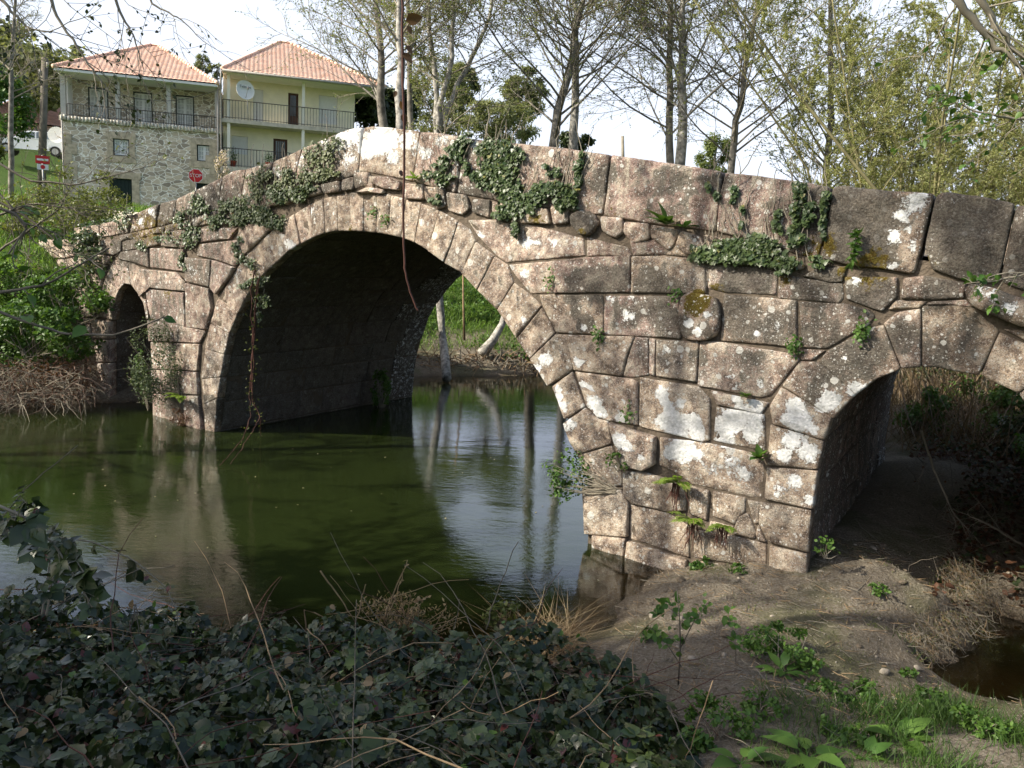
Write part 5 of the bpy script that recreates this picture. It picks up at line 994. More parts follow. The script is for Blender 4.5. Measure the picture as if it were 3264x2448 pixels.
fern(wallp(4,950,890,-.12), .32, 9, 'fern growing at the foot of the left pier', -BN, roots=False, group=None)
def rosette(name, c, n, L, label, cat, mat, T=LEAFL, up=.5, out=None, group=None, w=1., stems=False):
    root = empty(name, c, label, cat, group); lf = MB(); P, M = [], []; st = MB()
    for i in range(n):
        a = i*2.4+rng.random()*.6; e = up*rng.uniform(.4, 1.5); d = np.array([math.cos(a)*math.cos(e), math.sin(a)*math.cos(e), math.sin(e)])
        if out is not None: d = d+np.array(out)*.7
        d /= np.linalg.norm(d); N = np.cross(np.cross(d, [0, 0, 1.]), d); N = N/np.linalg.norm(N)+rng.normal(size=3)*.15; l = L*rng.uniform(.55, 1.15)
        p = np.array(c)+d*l*(.35 if stems else .04)
        if stems: st.tube([np.array(c), p], [.004, .003], 4, cap=False)
        P.append(p); m = frame(N[None], d[None])[0]*l; m[:, 0] *= w; M.append(m)
    lf.scatter(T[0], T[1], np.array(M), np.array(P))
    if stems: st.build('stem', TWIGD if mat is L_DRY else L_HERB, root)
    lf.build('leaves', mat, root); return root
GW = 'small leafy plants in the bridge joints'
rosette('foxglove', wallp(2,1760,1225,-.10), 15, .23, 'foxglove rosette of long grey-green leaves on the ledge under the pink parapet', 'plant', L_HERB, up=.75, out=-BN*.6)
rosette('foxglove', wallp(2,1860,1240,-.10), 9, .15, 'smaller foxglove rosette just right of the large one', 'plant', L_HERB, up=.7, out=-BN*.6)
rosette('foxglove', wallp(2,400,975,-.08), 12, .17, 'light green rosette on the cornice beside the hanging cane', 'plant', L_FERN, up=.5, out=-BN*.6)
rosette('leafy_weed', wallp(6,890,440,-.05), 12, .12, 'broad-leaved weed between the two lichen-white pier blocks', 'plant', L_HERB, LEAF, out=-BN, group=GW)
rosette('leafy_weed', wallp(6,840,198,-.05), 10, .09, 'weed above the lichen-white block beside the right arch', 'plant', L_HERB, LEAF, out=-BN, group=GW)
for c, x, y, n, lab in ((5,1315,870,26,'rounded pennywort tuft under the long mossy course, nearest the main arch'), (8,1200,1020,34,'pennywort tuft on the joint above the right arch ring'), (8,800,1110,24,'pennywort tuft with dry stalks left of the right arch ring'), (8,115,815,14,'tiny green tuft left of the mossy boulder'), (5,1030,540,16,'tuft in the joint below the broad speckled block'), (5,1490,1320,14,'small tuft in the joint of the lichened pier'), (2,165,1155,14,'yellowish moss tuft on a voussoir left of the cane'), (2,232,1190,14,'yellowish moss tuft beside the cane on the main ring')):
    p = wallp(c, x, y, -.03); root = empty('wall_tuft', p, lab, 'plant', GW); m = MB(); Q = p+rng.normal(size=(n*3, 3))*[.035, .02, .05]-BN*.02; put(m, LEAF, Q, .035, np.tile(-BN+[0, 0, .5], (n*3, 1)), None, .5); m.build('foliage', L_HERB, root)
p = wallp(8,1150,640,-.12); root = empty('spiky_herb', p, 'slender grey-green herb standing on the ledge before the dark parapet block', 'plant', GW); m, s_ = MB(), MB(); Q = np.array([p, p+[0, 0, .14], p+[.01, 0, .3]]); s_.tube(Q, .004, 4); P = [along(Q, t)[0] for t in np.linspace(0, 1, 70)]; put(m, LEAFL, P, .07, None, rng.normal(size=(70, 3))+[0, 0, .6], 1.); s_.build('stem', L_HERB, root); m.build('foliage', L_HERB, root)
cluster('leafy_bush', BW(*B(4, 860, 700), -.30), (.55, .28, .75), 3600, 'grey-green bush growing up the left pier between the two arches', 'bush', None, leafmat('grey_green_leaf', (.06, .09, .045), (.13, .17, .08), .3, .6), .036, LEAF, 26, 60, base=wallp(4, 930, 940))
cluster('leafy_weed', BW(*B(4, 745, 760), -.12), (.12, .12, .45), 300, 'thin leafy strand on the right edge of the small arch', 'plant', None, L_HERB, .045, LEAF, 14, 12, base=wallp(4, 765, 950))
cluster('dry_weed', BW(*B(4, 950, 985), -.14), (.22, .14, .22), 420, 'brown dead weed bunch at the waterline of the left pier', 'plant', None, L_BROWN, .04, NAR, 12, 40, TWIGD, base=wallp(4, 950, 1040))
cluster('leafy_branch', BW(*B(6, 150, 500), -.12), (.36, .12, .30), 620, 'round-leaved branch leaning from the pier over the water', 'plant', None, L_HERB, .042, LEAF, 26, 34, base=wallp(6, 330, 575, -.02))
for (c, x, y, n, lab) in ((6,350,450,90,'few leaves along the edge of the pier'), (6,670,850,240,'low green weed at the foot of the pier by the shore'), (6,1160,780,60,'small weed inside the right arch corner')):
    p = wallp(c, x, y, -.1); cluster('leafy_weed', p, (.13, .08, .10), n, lab, 'plant', None, L_HERB, .04, LEAF, 8, 10)
cluster('leafy_weed', BW(.35, .35, 3.6), (.2, .3, .5), 700, 'weeds on the far end of the arch wall at the waterline', 'plant', None, L_HERB, .06, LEAF, 12, 20)
# ================================================================ the hanging cane near the camera
Q = [AY('d', x, y, 3.1) for x, y in [(866,-90),(868,0),(871,120),(873,300),(872,420),(871,520),(874,580),(884,625),(897,660),(902,672)]]; Q = np.array([along(np.array(Q), t)[0] for t in np.linspace(0, 1, 40)]); Q[:, 0] += rng.normal(size=40)*.0015
root = empty('hanging_cane', Q[0], 'dark red cane with a few withered leaves hanging before the bridge crown', 'vine'); m = MB(); m.tube(Q, np.linspace(.0055, .0035, 40), 6); m.build('stem', TWIGR, root); m = MB()
for x, y, s_, tx in ((880,48,.06,(.6,0,-.6)), (884,60,.045,(.8,0,-.9)), (880,102,.04,(.2,0,-1)), (872,118,.05,(.9,0,-.3)), (860,200,.04,(-.3,0,-1)), (868,222,.035,(-.2,0,-1)), (876,248,.045,(.6,0,-.8)), (880,262,.03,(.2,.2,-1)), (870,385,.035,(-.5,0,-.3)), (872,2,.03,(.1,0,1))):
    put(m, LEAF, [AY('d', x-4, y-4, 3.1)], s_, [(.3, -1, .3)], [tx], .3)
m.build('leaves', leafmat('withered_leaf', (.07, .03, .018), (.13, .07, .03), .3), root)
# ================================================================ overhanging branches near the camera
def overhang(name, pts, Y, r, label, cat='branch', n=9, L=.7, leaf=.04, mat=None, tm=None, droop=-.03, lv=3, group=None, T=LEAF, sub=4):
    P = np.array([AY('d', x, y, Y) for x, y in pts]); root = empty(name, P[0], label, cat, group); tk, lf = MB(), MB(); q = np.linspace(0, 1, 20); Pd = np.array([along(P, t)[0] for t in q]); Pd += rng.normal(size=Pd.shape)*r*.3; tk.tube(Pd, r*(1-q)+.003, 7); LP, LT = [], []
    for i in range(n):
        t = .1+.9*(i+rng.random())/n; p, d = along(Pd, t); Q = wander(p, side(d, rng.uniform(.4, .9)), L*rng.uniform(.5, 1.2)*(1.1-.5*t), 6, .16, droop); tk.tube(Q, np.linspace(max(.003, r*.3), .0018, 7), 4, cap=False)
        for j in range(sub):
            p2, d2 = along(Q, .2+.8*(j+rng.random())/sub); Q2 = wander(p2, side(d2, .7), L*.35*rng.uniform(.4, 1.1), 3, .16, droop); tk.tube(Q2, np.linspace(.0025, .0012, 4), 3, cap=False)
            for k in range(lv): a, b = along(Q2, rng.random()); LP.append(a); LT.append(b+[0, 0, -.5])
    put(lf, T, LP, leaf, None, LT, .9); tk.build('stem', tm or TWIG, root); lf.build('leaves', mat or L_EVER, root); return root
GO = 'overhanging twigs at the top left'
overhang('overhanging_branch', [(90,-60),(125,40),(200,150),(235,200)], 7., .014, 'dark drooping twig left of the stone house roof', 'branch', 8, .9, .04, lv=2, group=GO)
overhang('overhanging_branch', [(230,-60),(260,30),(290,80),(310,150)], 7., .012, 'dark drooping twig over the apex of the stone house roof', 'branch', 8, .8, .04, lv=2, group=GO)
overhang('overhanging_branch', [(-40,-50),(20,20),(60,60),(110,70)], 6.5, .014, 'leafy twig crossing the top left corner', 'branch', 10, .8, .04, lv=3, group=GO)
overhang('overhanging_branch', [(300,-60),(330,10),(390,40),(440,90)], 8., .010, 'thin twig in the open sky between the two roofs', 'branch', 7, .8, .035, lv=1, group=GO)
GR = 'branches at the top right corner'
overhang('overhanging_branch', [(2030,-60),(2085,20),(2140,95),(2212,150),(2300,230)], 4.2, .022, 'lower of the two dark branches across the top right corner', 'branch', 7, .6, .045, L_HERB, lv=2, group=GR)
overhang('overhanging_branch', [(2085,-60),(2130,20),(2175,90),(2230,150),(2300,200)], 4.2, .018, 'upper of the two dark branches across the top right corner', 'branch', 6, .5, .045, L_HERB, lv=2, group=GR)
overhang('overhanging_branch', [(2300,230),(2200,260),(2110,240),(2060,220)], 4.6, .008, 'thin green-leaved spray hanging at the right edge', 'branch', 9, .5, .05, L_HERB, lv=3, group=GR)
overhang('overhanging_branch', [(2300,520),(2230,590),(2180,600),(2140,610)], 4., .004, 'small leafy spray before the overhanging slab at the right edge', 'branch', 5, .3, .04, L_HERB, lv=3, group=GR)
GL = 'twigs reaching in from the left edge'
overhang('twig', [(-60,640),(40,625),(100,615),(160,580),(236,535)], 3., .0035, 'upper bare twig reaching in over the left bank', 'twig', 3, .15, .045, L_HERB, lv=1, group=GL, sub=1, tm=CANE)
overhang('twig', [(-60,650),(40,690),(140,722),(250,724),(345,690)], 3., .0035, 'lower bare twig crossing the small arch with one round leaf', 'twig', 3, .12, .06, L_HERB, lv=1, group=GL, sub=1, tm=CANE)
overhang('twig', [(-40,440),(30,460),(60,490),(10,560)], 3., .003, 'twig with rounded leaves at the left edge', 'twig', 5, .2, .045, L_HERB, lv=2, group=GL, sub=2, tm=CANE)
for pts, lab in (([(-40,330),(60,390),(160,400),(240,380),(340,355)], 'long arching bare stem below the white car'), ([(-40,380),(20,440),(70,520),(140,560)], 'bare reddish stem curving down over the grassy bank'), ([(-30,420),(60,470),(120,520),(200,600)], 'bare stem crossing the grassy bank'), ([(-20,470),(70,440),(160,450),(230,500)], 'thin bare stem before the road wall'), ([(-30,560),(60,500),(130,450),(160,380)], 'upright leaning bare stem left of the garage door')):
    overhang('twig', pts, 9., .012, lab, 'twig', 12, .9, .035, L_BUD, CANE, lv=2, group='bare bramble stems on the left bank')
# ================================================================ bramble thicket in the foreground
def sm(x, a, b): t = np.clip((x-a)/(b-a), 0, 1); return t*t*(3-2*t)
hz0 = AY('d', 40, 1090, 4.2)[2]
def thick_top(x, y):
    nz = np.array([noise.fractal(Vector((a*2.1, b*2.1, 4)), .7, 2.1, 4) for a, b in zip(x, y)])
    top_ = .70+.22*nz+np.clip(4.4-y, 0, 3)*.26
    top_ = top_-sm(y, 4.7, 5.7)*.8-sm(x, .1, 1.25)*.30-sm(x, .9, 1.5)*.6
    top_ = top_+(hz0-.85)*.22*sm(-x, 2.0, 2.9)*(1-sm(y, 4.6, 5.6))
    return top_
def bramble_leaves(mb, P, N, size):
    n = len(P); s_ = size*np.exp(rng.normal(size=n)*.33); tip = rng.normal(size=(n, 3))*[1, 1, .4]+[0, -.35, -.35]; Mb = frame(N, tip)
    for k, (a, f) in enumerate(((0, 1.), (1.25, .8), (-1.25, .8))):
        ca, sa = math.cos(a), math.sin(a); Rz = np.array([[ca, -sa, 0], [sa, ca, 0], [0, 0, 1]]); M = Mb@Rz; M = M+rng.normal(size=M.shape)*.06; mb.scatter(LEAFS[0], LEAFS[1], M*(s_*f)[:, None, None], P)
n = 27000; x = rng.uniform(-4.6, 1.6, n); y = rng.uniform(2.0, 5.8, n); keep = np.ones(n, bool)
zt = thick_top(x, y); zg = height(x, y, False); keep = (zt > zg+.02); x, y, zt, zg = x[keep], y[keep], zt[keep], zg[keep]
dn = rng.exponential(.17, len(x)); z = np.maximum(zt-dn, zg+.02); P = np.column_stack([x, y, z])
e = .08; gxn = (thick_top(x+e, y)-thick_top(x-e, y))/(2*e); gyn = (thick_top(x, y+e)-thick_top(x, y-e))/(2*e); N = np.column_stack([-gxn*.6, -gyn*.6, np.ones(len(x))])+rng.normal(size=(len(x), 3))*.5+[0, -.35, 0]
hole_ = np.array([noise.noise(Vector((a*4.2, b*4.2, c_*4.2+3))) for a, b, c_ in P]); kk = (hole_ > -.22)|(dn > .22); P, N = P[kk], N[kk]; pick = rng.random(len(P)) < .8
mb_, st = MB(), MB(); bramble_leaves(mb_, P[pick], N[pick], .050); put(mb_, IVYT, P[~pick], .048, N[~pick], None, .2)
th = empty('bramble_thicket', (-1, 4, .7), 'dark green bramble and ivy thicket filling the near bank along the bottom of the photo', 'brambles'); dd = rng.random(len(P)) < .02; put(mb_, LEAFS, P[dd]+[0, 0, .02], .05, N[dd], None, .5, mi=1); gg = (rng.random(len(P)) < .05)&(hole_[kk] > .1); put(mb_, LEAFS, P[gg]+[0, 0, .03], .045, N[gg], None, .4, mi=2); lo = mb_.build('foliage', [L_BRAM, L_DRY, L_HERB], th); lo['kind'] = 'stuff'
for i in range(380):
    a, b = rng.uniform(-4.4, 1.4), rng.uniform(2.2, 5.6); q = np.array([a, b, thick_top(np.array([a]), np.array([b]))[0]-rng.uniform(.0, .2)])
    if q[2] < height([a], [b], False)[0]: continue
    Q = wander(q, np.array([rng.normal(), rng.normal(), .25]), rng.uniform(.4, 1.1), 8, .13, -.03); st.tube(Q, np.linspace(rng.uniform(.002, .0045), .0015, 9), 5, cap=False, mi=int(rng.random()*2.99))
so = st.build('stem', [CANE, TWIGD, TWIGR], th); so['kind'] = 'stuff'
# mulch under the thicket so that gaps read dark
n = 5000; x = rng.uniform(-4.6, .9, n); y = rng.uniform(2.3, 5.7, n); z = height(x, y)+.02; m = MB(); put(m, LEAF, np.column_stack([x, y, z]), .06, None, None, .5); o = m.build('leaf_litter', L_BROWN); tag(o, 'brown dead leaves lying under the bramble thicket', 'leaf litter', None, 'stuff')
def cane(pts, Y, r, label, leaf=.06, nlf=10, up=0, mat=None, tm=None, dY=0.):
    P = np.array([AY('d', x, y, Y+dY*i/len(pts)) for i, (x, y) in enumerate(pts)]); root = empty('bramble_cane', P[0], label, 'bramble', 'arching bramble canes'); q = np.linspace(0, 1, 24); Pd = np.array([along(P, t)[0] for t in q]); Pd[1:] = (Pd[1:]+Pd[:-1])/2; m = MB(); m.tube(Pd, r*(1-.6*q), 6)
    for t in rng.random(26): a, b = along(Pd, t); m.tube([a, a+side(b, 1.3)*.008], [.0018, .0003], 3, cap=False)
    lf = MB(); P2 = []
    for i in range(nlf): a, b = along(Pd, .15+.85*(i+rng.random())/nlf); s2 = a+side(b, 1.)*rng.uniform(.03, .07); m.tube([a, s2], .0014, 3, cap=False); P2.append(s2)
    bramble_leaves(lf, np.array(P2), np.tile([0, -.5, .8], (nlf, 1))+rng.normal(size=(nlf, 3))*.4, leaf); m.build('stem', tm or TWIG, root); lf.build('leaves', mat or L_BRAM, root)
cane([(-30,1080),(60,1120),(120,1180),(170,1260),(210,1330)], 2.9, .006, 'stout bramble cane with many dark leaves at the left edge', .062, 26)
cane([(100,1330),(120,1210),(60,1150),(0,1130)], 3.6, .005, 'leafy cane bending back towards the left edge', .065, 24)
cane([(90,1330),(110,1200),(80,1110),(40,1070)], 3.8, .005, 'highest cane of the mound at the left edge', .06, 22)
cane([(200,1350),(190,1250),(150,1190),(110,1160)], 3.9, .004, 'short cane with dark leaves against the water', .06, 16)
cane([(120,1160),(200,1170),(290,1210),(360,1270),(385,1330),(380,1370)], 4.2, .0045, 'single long cane arching over the water with a few drooping leaves', .05, 8)
def stalks(name, segs, Y, label, cat='dry stalk', group=None, mat=None, r=.004, lf=0, lm=None):
    for i, (pts, lab) in enumerate(segs):
        P = np.array([AY('d', x, y, Y) for x, y in pts]); m = MB(); Pd = np.array([along(P, t)[0] for t in np.linspace(0, 1, 10)]); Pd[1:-1] += rng.normal(size=(8, 3))*.003; m.tube(Pd, np.linspace(r, r*.6, 10), 5, mi=0)
        if lf: put(m, LEAF, [along(P, t)[0] for t in .4+.6*rng.random(lf)], .03, None, None, 1., mi=1)
        tag(m.build(name, [mat or TWIGD, lm or L_DRY], loc=P[0]), lab, cat, group)
GS = 'dry stalks along the near bank'
stalks('dry_stalk', [([(692,1233),(730,1285),(768,1345)], 'straight tan stalk leaning left over the green water'), ([(768,1345),(782,1290),(790,1262)], 'broken tan stalk beside the leaning straight one'), ([(660,1365),(658,1318),(720,1340),(770,1352)], 'bent stalk lying along the bramble edge'), ([(830,1340),(850,1280),(872,1232)], 'curved dry stalk with hanging seeds near the middle')], 4.9, '', group=GS, lf=0, r=.0055)
stalks('dry_stalk', [([(835,1340),(850,1300),(868,1250),(880,1210)], 'withered dock head on a curved stalk'), ([(880,1350),(900,1300),(925,1290)], 'brown stalk with shrivelled leaves right of the dock head')], 4.8, '', group=GS, lf=14)
stalks('grey_twig', [([(-20,1150),(60,1050),(168,962)], 'long grey twig rising over the water at the left'), ([(60,1340),(160,1290),(300,1230),(378,1222)], 'pale straight twig low over the brambles at the left'), ([(1050,1360),(1075,1270),(1120,1170)], 'thin upright grey twig before the blue reflection'), ([(285,1350),(292,1300),(300,1370)], 'short broken stick standing in the brambles'), ([(0,1480),(140,1420),(200,1390)], 'pale twig at the left edge of the brambles')], 3.9, '', cat='twig', group='pale twigs over the thicket', mat=CANE, r=.0035)
stalks('grey_twig', [([(640,1500),(830,1555),(900,1560)], 'straw-coloured stalk lying on the ivy'), ([(1000,1560),(1040,1480),(1080,1420)], 'curved pale twig standing in the ivy'), ([(1540,1470),(1500,1590),(1470,1660)], 'thin brown stem at the right of the thicket')], 3.7, '', cat='twig', group='pale twigs over the thicket', mat=TWIGD, r=.003)
cluster('dry_weed', AY('d', 880, 1335, 5.), (.38, .22, .16), 900, 'brown withered weeds at the top edge of the thicket', 'plant', None, L_DRY, .032, NAR, 26, 70, TWIGD, base=AY('d', 880, 1390, 5.), up=0)
cluster('leafy_weed', AY('d', 1090, 1325, 5.1), (.16, .1, .10), 240, 'pale leafy sprig at the water edge', 'plant', None, L_BUD, .035, LEAF, 10, 20, TWIGD)
p = G('d', 1180, 1395, .1); root = empty('straw_tussock', p, 'flattened straw-coloured grass tussock at the shore', 'grass tussock'); m = MB(); n = 420; Q = p+rng.normal(size=(n, 3))*[.13, .09, .015]; blades(m, Q, .22, .006, 2.2); m.build('blades', L_DRY, root)
# ================================================================ sandbar and near right bank
def near_right(n, x0, x1, y0, y1, cond, f):
    x = rng.uniform(x0, x1, n); y = rng.uniform(y0, y1, n); z = height(x, y); nz = np.array([noise.noise(Vector((a*1.7, b*1.7, 7))) for a, b in zip(x, y)]); k = cond(x, y, z, nz); return np.column_stack([x[k], y[k], z[k]-.004])
m = MB(); P = near_right(60000, 1.3, 6.5, 2.4, 5.9, lambda x, y, z, nz: (z > .12)&(nz+rng.normal(size=len(x))*.25-sm(y, 4.4, 5.0)*1.+sm(x, 1.9, 3.2)*.45 > .08), 0); blades(m, P, .085, .0055, .8)
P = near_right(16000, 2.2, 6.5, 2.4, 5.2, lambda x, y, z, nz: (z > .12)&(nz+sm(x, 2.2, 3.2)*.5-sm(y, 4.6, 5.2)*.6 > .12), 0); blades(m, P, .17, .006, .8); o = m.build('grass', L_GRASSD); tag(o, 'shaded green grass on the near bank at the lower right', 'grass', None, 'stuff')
m = MB(); P = near_right(5200, 1.2, 5., 5., 7.9, lambda x, y, z, nz: (z > .1)&(nz+rng.normal(size=len(x))*.15 > .22), 0); blades(m, P, .04, .004, 1.2); put(m, LEAF, np.repeat(P, 3, 0)+rng.normal(size=(len(P)*3, 3))*[.05, .05, .003], .013, None, None, .6); o = m.build('grass', leafmat('sparse_grass', (.09, .12, .03), (.17, .19, .06), .3)); tag(o, 'sparse low green growth on the sandbar', 'grass', None, 'stuff')
m = MB()
for i in range(2200):
    x, y = rng.uniform(1., 5.), rng.uniform(4.4, 7.9); z = height([x], [y])[0]
    if z < .03: continue
    a = rng.random()*6.28; l = rng.uniform(.03, .16); m.tube([np.array([x, y, z+.004]), np.array([x+l*math.cos(a), y+l*math.sin(a), z+rng.uniform(.004, .03)])], rng.uniform(.0012, .003), 4, mi=int(rng.random() < .5))
o = m.build('debris', [TWIGD, TWIG]); tag(o, 'small dead twigs and straws scattered on the sandbar', 'debris', None, 'stuff')
m = MB(); n = 2600; x = rng.uniform(.9, 4.6, n); y = rng.uniform(4.6, 7.9, n); z = height(x, y); k = z > -.15; Q = np.column_stack([x, y, z])[k]; s_ = .004*np.exp(rng.normal(size=len(Q))*.5)
PB = (np.array([[1, 0, 0], [-1, 0, 0], [0, 1, 0], [0, -1, 0], [0, 0, .7], [0, 0, -.7]]), [(0,2,4),(2,1,4),(1,3,4),(3,0,4),(2,0,5),(1,2,5),(3,1,5),(0,3,5)]); m.scatter(PB[0], PB[1], rotm(len(Q))*s_[:, None, None], Q)
o = m.build('gravel', simple('pebble', (.30, .27, .22), .9, .4, 40)); tag(o, 'fine grit and pebbles on the sandbar', 'gravel', None, 'stuff')
# ragged turf edge of the sandbar over the stream
m = MB(); ed = [Gp(*q) for q in [(1930,1405,.12),(1985,1380,.16),(2030,1350,.2),(2070,1325,.24),(2100,1290,.28),(2095,1255,.3),(2060,1215,.36)]]; ed = np.array(ed)
for i in range(1900):
    p, d = along(ed, rng.random()); p = p+rng.normal(size=3)*[.09, .09, .05]; Q = wander(p, np.array([.5+rng.normal()*.5, -.3+rng.normal()*.5, -.7]), rng.uniform(.05, .2), 3, .3); m.tube(Q, [.0025, .002, .0015, .001], 3, cap=False, mi=int(rng.random() < .3))
P = np.array([along(ed, t)[0] for t in rng.random(1600)])+rng.normal(size=(1600, 3))*[.12, .12, .04]; put(m, NAR, P, .028, None, None, 1., mi=2); o = m.build('turf_edge', [TWIG, TWIGD, leafmat('turf', (.07, .08, .03), (.13, .12, .05), .2)]); tag(o, 'ragged fringe of roots and turf where the sandbar drops to the stream', 'roots', None, 'stuff')
GD = 'broad-leaved docks on the near bank'
def gnd(x, y):
    z = .3
    for _ in range(6): q = G('d', x, y, z); z = float(height([q[0]], [q[1]])[0])
    return np.array([q[0], q[1], z])
for x, y, n, L_, lab, w in ((1745,1640,9,.22,'large dock with blunt pale leaves at the bottom edge',1.), (1945,1600,9,.17,'dock with broad dark leaves in the grass at the lower right',1.2), (1690,1455,13,.15,'dock with one bright leaf in the middle of the sandbar',1.), (1600,1650,6,.15,'low dock leaves between the thicket and the large dock',1.3), (1870,1640,6,.12,'small dock left of the grass',1.2)):
    rosette('dock_plant', gnd(x, y), n, L_, lab, 'plant', L_HERB, leaf_t(.42, 1., 7, .18, .45, .05), .5, None, GD, w, stems=True)
for x, y, r, n, lab in ((1690,1430,.30,1300,'leafy weed patch around the dock on the sandbar'), (1620,1400,.10,160,'small weed left of the sandbar dock'), (1960,1460,.07,130,'little sprig at the tip of the stream'), (1400,1380,.10,160,'jagged weed by the water at the left of the sandbar'), (1540,1600,.24,800,'nettle-like weed beside the thicket'), (1850,1520,.18,420,'low spreading weed before the grass'), (2010,1540,.18,420,'green weed at the edge of the grass'), (1760,1490,.13,260,'low weed right of the leafy patch on the sandbar'), (1640,1540,.14,300,'ragged weed between the thicket and the docks'), (1830,1600,.16,380,'weed tuft behind the small dock'), (2120,1590,.16,380,'weed tuft in the grass at the lower right corner'), (1590,1238,.10,160,'short weed at the foot of the pier, left of its corner'), (1900,1250,.10,160,'mossy weed on top of the sandbar hump')):
    p = gnd(x, y); cluster('weed', p+[0, 0, r*.4], (r, r, r*.5), n, lab, 'plant', 'weeds on the sandbar and near bank', L_HERB, .03, LEAF, 12, 12)
# sapling before the sandbar
b = gnd(1465, 1480); root = empty('sapling', b, 'forked young sapling with toothed leaves before the sandbar', 'sapling'); m, lf = MB(), MB(); P2 = []
for pts, r in (([(1465,1480),(1470,1400),(1468,1330),(1462,1270)], .006), ([(1470,1400),(1500,1340),(1530,1300)], .004), ([(1472,1440),(1440,1390),(1400,1350)], .003), ([(1590,1440),(1588,1380),(1570,1320)], .0025), ([(1465,1330),(1430,1300),(1420,1330)], .003)):
    Q = np.array([AY('d', x, y, b[1]) for x, y in pts]); m.tube(Q, np.linspace(r, r*.5, len(Q)), 5); P2 += [along(Q, t)[0]+rng.normal(size=3)*.02 for t in .35+.65*rng.random(26)]
put(lf, LEAFS, P2, .045, np.tile([0, -.6, .8], (len(P2), 1)), None, .5); m.build('stem', CANE, root); lf.build('leaves', L_HERB, root)
# ================================================================ behind the right arch
m = MB(); n = 4200; u = rng.uniform(8.4, 15, n); v = rng.uniform(5.6, 12, n); Q = np.array([BW(a, 0, b) for a, b in zip(u, v)]); Q[:, 2] = height(Q[:, 0], Q[:, 1]); blades(m, Q[:3000], .75, .016, 1.0); blades(m, Q[3000:], 1.5, .016, .5); o = m.build('reeds', leafmat('dead_reed', (.12, .085, .05), (.24, .17, .10), .2)); tag(o, 'brown dead reeds and stalks beyond the right arch', 'reeds', None, 'stuff')
GB = 'shrubs beyond the right arch'
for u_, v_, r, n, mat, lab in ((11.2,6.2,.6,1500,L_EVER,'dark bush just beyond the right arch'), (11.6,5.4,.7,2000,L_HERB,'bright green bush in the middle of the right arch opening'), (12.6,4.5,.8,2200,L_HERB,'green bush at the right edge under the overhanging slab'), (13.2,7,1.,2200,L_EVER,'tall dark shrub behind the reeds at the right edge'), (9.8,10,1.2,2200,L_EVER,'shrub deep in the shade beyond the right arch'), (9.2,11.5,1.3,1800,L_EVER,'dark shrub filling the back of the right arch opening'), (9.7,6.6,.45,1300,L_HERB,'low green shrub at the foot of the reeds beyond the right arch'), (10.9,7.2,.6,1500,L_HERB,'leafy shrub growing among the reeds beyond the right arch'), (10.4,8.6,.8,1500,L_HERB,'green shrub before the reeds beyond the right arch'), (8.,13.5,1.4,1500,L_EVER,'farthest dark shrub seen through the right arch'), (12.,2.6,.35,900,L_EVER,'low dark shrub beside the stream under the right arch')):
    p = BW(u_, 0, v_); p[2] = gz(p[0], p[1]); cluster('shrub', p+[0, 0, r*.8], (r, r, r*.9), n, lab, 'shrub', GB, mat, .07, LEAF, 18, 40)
for pts, lab in (([(1990,930),(2020,1020),(2060,1110),(2140,1200)], 'dead dark branch leaning across the right arch opening'), ([(2212,1180),(2130,1130),(2060,1100)], 'dead branch lying on the bank under the right arch')):
    overhang('dead_branch', pts, 8.3, .012, lab, 'branch', 8, .5, .03, L_BROWN, TWIG, lv=1, group='dead branches under the right arch')
m = MB()
for i in range(260): p = BW(rng.uniform(9.9, 13.5), 0, rng.uniform(.5, 6)); p[2] = gz(p[0], p[1])+.02; Q = wander(p, np.array([rng.normal(), rng.normal(), .5]), rng.uniform(.2, .7), 5, .25, -.05); m.tube(Q, np.linspace(.005, .002, 6), 4, cap=False)
o = m.build('brushwood', CANE); tag(o, 'tangle of grey dead twigs on the bank beyond the right arch', 'brushwood', None, 'stuff')
# ================================================================ far bank seen through the main arch
m = MB(); n = 26000; x = rng.uniform(-6, 5, n); y = rng.uniform(20.8, 31, n); z = height(x, y); k = z > .5; P = np.column_stack([x, y, z])[k]; blades(m, P, .22, .018, .8); o = m.build('grass', L_GRASS); tag(o, 'sunlit green grass on the far bank seen through the main arch', 'grass', None, 'stuff')
m = MB(); n = 9000; x = rng.uniform(-4, 4, n); y = rng.uniform(21.5, 26, n); nz = np.array([noise.noise(Vector((a*.9, b*.9, 17))) for a, b in zip(x, y)]); k = nz > .02; x, y = x[k], y[k]; z = height(x, y); P = np.column_stack([x, y, z+rng.random(len(x))*.35]); put(m, LEAF, P, .09, None, None, .7); o = m.build('ground_cover', L_HERB); tag(o, 'leafy undergrowth on the far bank seen through the main arch', 'undergrowth', None, 'stuff')
m = MB()
for i in range(700):
    x = rng.uniform(-3.5, 4.); yb = 20.6+.35*(x+2)*.9; p = np.array([x, yb+rng.uniform(-.3, .8), rng.uniform(.0, .45)]); Q = wander(p, np.array([rng.normal(), -.4, rng.normal()-.4]), rng.uniform(.3, .9), 4, .3, -.05); m.tube(Q, np.linspace(.015, .005, 5), 4, cap=False, mi=int(rng.random() < .4))
P = np.column_stack([rng.uniform(-3.5, 4, 2600), 0*np.ones(2600), rng.uniform(.02, .45, 2600)]); P[:, 1] = 20.6+.315*(P[:, 0]+2)+rng.uniform(-.2, .9, 2600)+P[:, 2]*.6; put(m, LEAF, P, .07, None, None, 1., mi=2); o = m.build('bank_roots', [TWIG, TWIGD, L_BROWN]); tag(o, 'brown roots and dead leaves along the far waterline under the main arch', 'roots', None, 'stuff')
